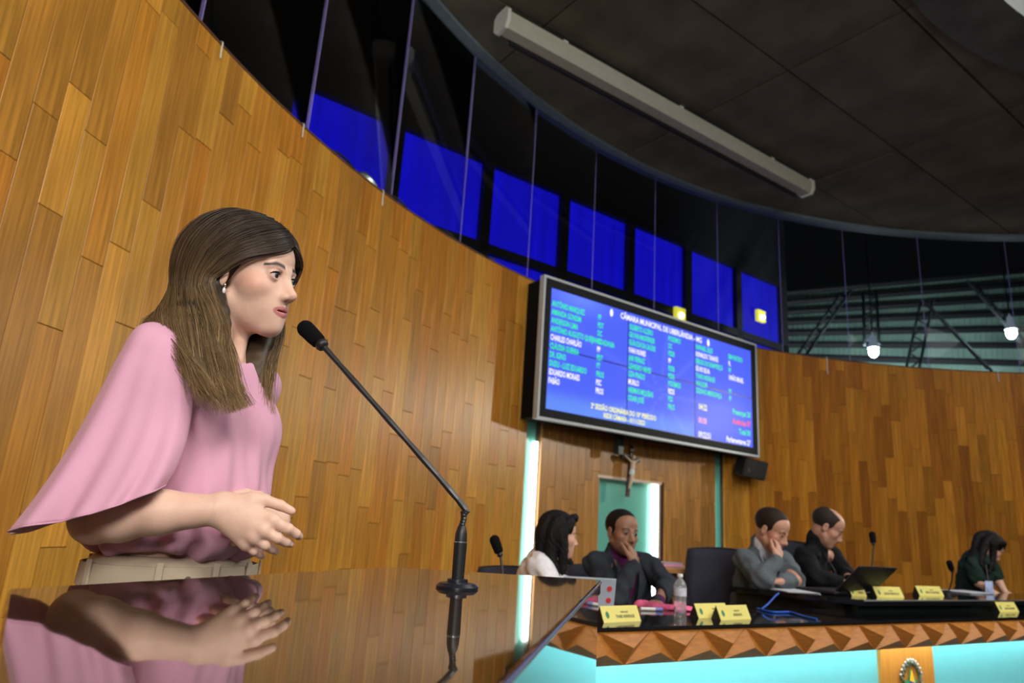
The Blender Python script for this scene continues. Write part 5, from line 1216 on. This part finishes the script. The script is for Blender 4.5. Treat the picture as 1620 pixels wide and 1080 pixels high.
def sitter(label, H, sh, shw, yaw, pel, arms, jacket, skin, hairc, hair='short', shirt=None, beard=None, male=True, tie=None, jk=1.0, zlow=0.5, lapel=True, long_guides=None, vz=None, legs=True):
    ya = math.radians(yaw); F = Vector((math.cos(ya), math.sin(ya), 0)); L = Vector((-math.sin(ya), math.cos(ya), 0)); Mx = np.array(Matrix.Rotation(ya, 3, 'Z')); sh = Vector(sh); pel = Vector(pel)
    P = empty('person', (pel.x, pel.y, zlow), label, 'person')
    pts = [H.O, sh + L * shw, sh - L * shw, pel] + [q for a in arms for q in a[:3]]
    lo = [min(p[i] for p in pts) - 0.17 for i in range(3)]; hi = [max(p[i] for p in pts) + 0.17 for i in range(3)]; lo[2] = zlow
    # skin
    g = SDF.box(lo, hi, 0.0038)
    face(g, H, male, True, False); g.cone(H.p(-0.024, 0, -0.04), sh + F * 0.01 + Vector((0, 0, 0.02)), 0.054 * H.k if male else 0.046, 0.058 if male else 0.05, 0.02)
    g.ell(sh.lerp(pel, 0.35), (0.08, 0.12, 0.16), Mx, 0.03); g.cone(sh.lerp(pel, 0.5), pel, 0.09, 0.10, 0.04)
    for S_, E_, W_, fwd, out, side, curl, bare, r in arms:
        g.cone(sh.lerp(Vector(S_), 0.3), S_, 0.05, 0.045, 0.03); g.chain([S_, E_, W_], [0.042, 0.036, 0.025], 0.012)
        hand(g, W_, fwd, out, side, 1.04 if male else 0.92, curl)
    body = sdf_obj(g, 'body', M_skin, P, skin_col(H, skin, tuple(q * k_ for q, k_ in zip(skin, (0.85, 0.55, 0.55))), (0.02, -0.03, -0.03), tuple(q * 1.2 for q in hairc), beard), it=1)
    eyes(H, body, (0.02, 0.012, 0.01), (1, 0, -0.1), white=(0.13, 0.11, 0.10))
    # jacket / top
    def torso(g, d):
        g.ell(sh.lerp(pel, 0.30), (0.125 + d, shw * 0.86 + d, 0.19), Mx, 0.03); g.ell(sh.lerp(pel, 0.72), (0.13 + d, shw * 0.80 + d, 0.2), Mx, 0.06)
        for s in (-1, 1): g.cone(sh + L * (s * shw * 0.30) + Vector((0, 0, 0.035)), sh + L * (s * shw * 0.86), 0.045 + d, 0.062 + d, 0.05)
    g = SDF.box(lo, hi, 0.005); torso(g, 0.0)
    for S_, E_, W_, fwd, out, side, curl, bare, r in arms:
        S_, E_, W_ = Vector(S_), Vector(E_), Vector(W_)
        if bare: g.cone(S_, S_.lerp(E_, 0.75), 0.062 * r, 0.060 * r, 0.03)
        else: g.chain([S_, E_, E_.lerp(W_, 0.93)], [0.066 * r, 0.056 * r, 0.040 * r], 0.02)
    nkd = H.p(-0.034, 0, -0.04) - sh; g.cone(sh, sh + nkd * 0.62 - F * 0.006, 0.084, 0.071 if male else 0.060, 0.03)
    X, Y, Z = g.a[0][:, None, None], g.a[1][None, :, None], g.a[2][None, None, :]
    g.D += (0.0035 * np.sin(X * 55 + Z * 40 + 2 * np.sin(Y * 30)) + 0.002 * np.sin(Z * 95 + X * 40 - Y * 60)).astype(np.float32)
    if shirt is not None:
        zv = vz if vz is not None else sh.z - 0.24
        def vcut(X, Y, Z):
            l = (X - sh.x) * L.x + (Y - sh.y) * L.y; f = (X - sh.x) * F.x + (Y - sh.y) * F.y
            return np.maximum(np.maximum((np.abs(l) - (Z - zv) * 0.30) * 0.9, zv - Z), 0.015 - f)
        g.field(vcut, lo, hi, 0.004, cut=True)
    g.ell(sh + nkd * 0.75 + F * 0.075, (0.085, 0.072, 0.070), Mx, 0.01, cut=True)
    jk_o = sdf_obj(g, 'jacket' if shirt is not None or male else 'top', jacket, P, it=2)
    if shirt is not None:
        g = SDF.box(lo, hi, 0.005); torso(g, -0.014); g.cone(sh + F * 0.01, sh + nkd * 0.66, 0.074, 0.064, 0.02)
        g.ell(sh + nkd * 0.85 + F * 0.055, (0.05, 0.045, 0.05), Mx, 0.006, cut=True); sdf_obj(g, 'shirt', shirt, P, it=2)
        # cuffs
        for S_, E_, W_, fwd, out, side, curl, bare, r in arms:
            S_, E_, W_ = Vector(S_), Vector(E_), Vector(W_); MB().tube([E_.lerp(W_, 0.85), E_.lerp(W_, 1.0)], [0.034, 0.032], 16).build('cuff', shirt, P, smooth=40)
        if lapel:
            for s in (-1, 1):
                a = sh + L * (s * 0.075) + F * 0.055 + Vector((0, 0, 0.05)); b = sh + L * (s * 0.088) + F * 0.125 + Vector((0, 0, -0.08)); c = Vector((sh.x, sh.y, zv + 0.01)) + F * 0.145 + L * (s * 0.006); d = sh + L * (s * 0.035) + F * 0.135 + Vector((0, 0, -0.09))
                MB().grid([[a, a.lerp(d, 0.25)], [b, d], [c + L * s * 0.012, c]]).build('lapel', jacket, P); 
        if tie is not None:
            a = sh + F * 0.085 + Vector((0, 0, 0.03)); MB().tube([a, a + F * 0.012 - Vector((0, 0, 0.025)), a + F * 0.035 - Vector((0, 0, 0.10)), a + F * 0.055 - Vector((0, 0, 0.24))], [0.016, 0.011, 0.018, 0.026], 10, flat=0.4).build('tie', tie, P, smooth=60)
    # lower body, behind the desk
    if legs:
        kn = Vector((pel.x, pel.y, 0.50)) + F * 0.42; g = SDF.box((min(pel.x, kn.x) - 0.28, min(pel.y, kn.y) - 0.28, 0.0), (max(pel.x, kn.x) + 0.28, max(pel.y, kn.y) + 0.28, 0.72), 0.009)
        for s in (-1, 1): g.chain([Vector((pel.x, pel.y, 0.54)) + L * (s * 0.09), kn + L * (s * 0.11), kn + L * (s * 0.11) + Vector((0, 0, -0.42)), kn + L * (s * 0.12) + F * 0.13 + Vector((0, 0, -0.45))], [0.10, 0.07, 0.055, 0.045], 0.03)
        sdf_obj(g, 'trousers', suit('dark trousers cloth', (0.012, 0.016, 0.018)), P)
    # hair
    g = SDF.box([H.O[i] - 0.2 - (0.25 if i == 2 and long_guides else 0) for i in range(3)], [H.O[i] + 0.17 for i in range(3)], 0.0036)
    if long_guides:
        H.ell(g, (-0.018, 0, 0.044), (0.106, 0.086, 0.088), 0.01); H.ell(g, (0.090, 0, -0.030), (0.066, 0.080, 0.095), 0.008, cut=True)
        for G_, rr in long_guides:
            C = catmull(G_, 16)
            for j in range(15): g.cone(C[j], C[j + 1], rr * (1 - 0.5 * (j / 15) ** 2), rr * (1 - 0.5 * ((j + 1) / 15) ** 2), 0.014)
        X, Y, Z = g.a[0][:, None, None], g.a[1][None, :, None], g.a[2][None, None, :]
        g.D += (0.0025 * np.sin(X * 240 + 8 * np.sin(Z * 25)) * np.cos(Y * 200)).astype(np.float32)
    else: cap_hair(g, H, hair)
    sdf_obj(g, 'hair', mat('hair %.3f %.3f' % (hairc[0], hairc[1]), hairc, rough=0.6, spec=0.15, var=0.3, vscale=120, bump=0.5, bscale=220), P, it=1)
    return P
def suit(name, c): return mat(name, c, rough=0.85, spec=0.15, var=0.10, vscale=40, bump=0.15, bscale=500)
Zv = Vector((0, 0, 1))
# woman in a white jacket, seen from behind-left in profile
H = Head(at(884, 846, 3.85), 12, 4, 0, 0.98); sh = at(856, 893, 3.87); R_ = lambda a, b, c: H.p(a, b, c)
lg = [([R_(0.03, -0.075, 0.07), R_(-0.01, -0.09, 0.02), R_(0.005, -0.095, -0.07), at(890, 905, 3.76)], 0.030), ([R_(-0.03, -0.075, 0.07), R_(-0.06, -0.085, 0.0), at(872, 880, 3.76), at(880, 915, 3.74)], 0.034),
      ([R_(-0.07, -0.04, 0.07), R_(-0.10, -0.05, 0.0), at(856, 876, 3.80), at(866, 905, 3.75)], 0.034), ([R_(-0.08, 0.0, 0.06), R_(-0.11, 0.0, 0.0), at(852, 872, 3.86), at(838, 878, 3.84)], 0.022),
      ([R_(0.04, 0.07, 0.06), R_(0.02, 0.09, -0.02), R_(0.05, 0.07, -0.10), at(903, 890, 3.88)], 0.026), ([R_(0.06, -0.03, 0.10), R_(0.08, -0.01, 0.105), R_(0.090, 0.02, 0.085)], 0.012)]
sitter('dark haired woman in a white jacket turned towards her neighbour', H, sh, 0.175, -8, (sh.x - 0.03, sh.y, 0.50),
       [(sh + Vector((0.01, -0.16, -0.02)), (sh.x + 0.06, sh.y - 0.22, 0.80), (sh.x + 0.22, sh.y - 0.12, 0.80), Vector((1, 0.2, 0)), Zv, -1, (0.2, 0.3, 0.2), False, 0.9),
        (sh + Vector((0.03, 0.15, -0.02)), (sh.x + 0.10, sh.y + 0.20, 0.80), (sh.x + 0.28, sh.y + 0.10, 0.80), Vector((1, -0.2, 0)), Zv, 1, (0.2, 0.3, 0.2), False, 0.9)],
       suit('white jacket cloth', (0.84, 0.82, 0.86)), (0.62, 0.36, 0.26), (0.010, 0.009, 0.010), male=False, long_guides=lg)
# man in a dark suit and purple shirt, hand to his mouth
H = Head(at(984, 842, 4.15), -64, 2, -4, 1.06); sh = at(985, 893, 4.18)
Lf = Vector((-math.sin(math.radians(-72)), math.cos(math.radians(-72)), 0))
mouth = H.p(0.11, 0.0, -0.075)
sitter('man in a dark suit and purple shirt holding his hand to his mouth', H, sh, 0.215, -72, (sh.x, sh.y + 0.10, 0.48),
       [(at(945, 893, 4.12), at(972, 950, 3.78), at(1003, 892, 3.86), at(1000, 872, 3.92) - at(1004, 898, 3.86), Vector((0.75, -0.65, 0.1)), 1, (0.5, 0.9, 0.6), False, 1.0),
        (at(1022, 893, 4.2), at(1056, 925, 4.02), at(1040, 955, 3.72), Vector((-0.5, -0.85, -0.1)), Zv, -1, (0.3, 0.4, 0.3), False, 1.0)],
       suit('charcoal suit cloth', (0.028, 0.033, 0.042)), (0.30, 0.155, 0.095), (0.010, 0.008, 0.007), 'short', suit('purple shirt cloth', (0.085, 0.012, 0.075)), beard=(0.17, 0.09, 0.06))
# man in a grey suit resting his face on his hand
H = Head(at(1221, 838, 4.55), -46, 24, 0, 1.08); sh = at(1202, 888, 4.66)
sitter('man in a grey suit and dark tie resting his face in his hand', H, sh, 0.215, -48, (sh.x - 0.05, sh.y + 0.10, 0.50),
       [(at(1178, 885, 4.52), at(1206, 916, 4.30), at(1229, 886, 4.36), at(1234, 866, 4.42) - at(1229, 890, 4.36), Vector((0.6, -0.8, 0.0)), 1, (0.4, 0.7, 0.5), False, 1.05),
        (at(1240, 888, 4.75), at(1258, 918, 4.52), at(1236, 919, 4.36), Vector((-0.9, -0.3, -0.05)), Zv, -1, (0.3, 0.5, 0.4), False, 1.05)],
       suit('grey suit cloth', (0.105, 0.125, 0.14)), (0.55, 0.29, 0.20), (0.022, 0.014, 0.010), 'short', suit('white shirt cloth', (0.66, 0.70, 0.78)), tie=suit('dark tie silk', (0.01, 0.01, 0.014)))
# balding man in black looking down
H = Head(at(1309, 834, 4.98), -24, 30, 0, 1.06); sh = at(1290, 878, 5.05)
sitter('balding man in a black suit looking down at his papers', H, sh, 0.205, -34, (sh.x - 0.06, sh.y + 0.06, 0.50),
       [(at(1272, 880, 4.90), at(1290, 915, 4.72), at(1330, 920, 4.72), Vector((1, -0.2, -0.05)), Zv, -1, (0.3, 0.4, 0.3), False, 1.05),
        (at(1318, 880, 5.15), at(1338, 910, 5.05), at(1350, 921, 4.85), Vector((0.7, -0.6, -0.05)), Zv, 1, (0.3, 0.4, 0.3), False, 1.05)],
       suit('black suit cloth', (0.007, 0.007, 0.008)), (0.50, 0.27, 0.19), (0.028, 0.020, 0.016), 'bald', suit('black shirt cloth', (0.010, 0.010, 0.011)))
# standing woman bending over the far end of the desk
H = Head(at(1566, 866, 5.85), -12, 42, 0, 0.96); sh = at(1545, 884, 5.92); R_ = lambda a, b, c: H.p(a, b, c)
lg = [([R_(0.03, -0.07, 0.08), R_(-0.02, -0.09, 0.03), R_(0.03, -0.085, -0.06), at(1566, 905, 5.74)], 0.026), ([R_(-0.03, -0.06, 0.08), R_(-0.07, -0.08, 0.0), at(1552, 890, 5.74), at(1562, 906, 5.74)], 0.030),
      ([R_(-0.07, 0.0, 0.08), R_(-0.12, -0.02, 0.0), at(1540, 876, 5.84), at(1530, 886, 5.86)], 0.030), ([R_(0.03, 0.07, 0.08), R_(0.02, 0.09, 0.0), R_(0.05, 0.08, -0.09), at(1572, 900, 5.90)], 0.026)]
PW = sitter('woman with long dark hair in a dark green shirt bending over the desk', H, sh, 0.165, -20, (sh.x - 0.06, sh.y + 0.05, 0.62),
       [(at(1540, 893, 5.78), at(1549, 921, 5.74), at(1572, 938, 5.70), Vector((1, -0.1, -0.25)), Zv, -1, (0.2, 0.3, 0.2), True, 0.95),
        (at(1566, 893, 5.98), at(1578, 917, 5.94), at(1590, 937, 5.86), Vector((0.8, -0.4, -0.3)), Zv, 1, (0.2, 0.3, 0.2), True, 0.95)],
       suit('dark green shirt cloth', (0.012, 0.028, 0.022)), (0.60, 0.36, 0.26), (0.008, 0.007, 0.007), male=False, long_guides=lg, zlow=0.2, legs=False)
b = at(1565, 928, 5.66); bd = MB().box(b, (0.055, 0.004, 0.085), -0.3, bev=0.001).build('badge', mat('badge card', (0.45, 0.55, 0.85), rough=0.3, var=0.4, vscale=60), PW)
MB().tube([b + Vector((0, 0, 0.04)), at(1562, 910, 5.68), at(1560, 893, 5.72)], 0.004, 6).build('lanyard', M_black, PW)
# legs of the standing woman
q = Vector((sh.x - 0.06, sh.y + 0.05, 0)); g = SDF.box((q.x - 0.3, q.y - 0.3, 0.0), (q.x + 0.3, q.y + 0.3, 0.86), 0.008)
for s in (-1, 1): g.chain([q + Vector((0.03 * s, 0.08 * s, 0.74)), q + Vector((0, 0.09 * s, 0.4)), q + Vector((0, 0.09 * s, 0.06))], [0.105, 0.075, 0.06], 0.03)
sdf_obj(g, 'trousers', suit('dark trousers cloth', (0.012, 0.016, 0.018)), PW)
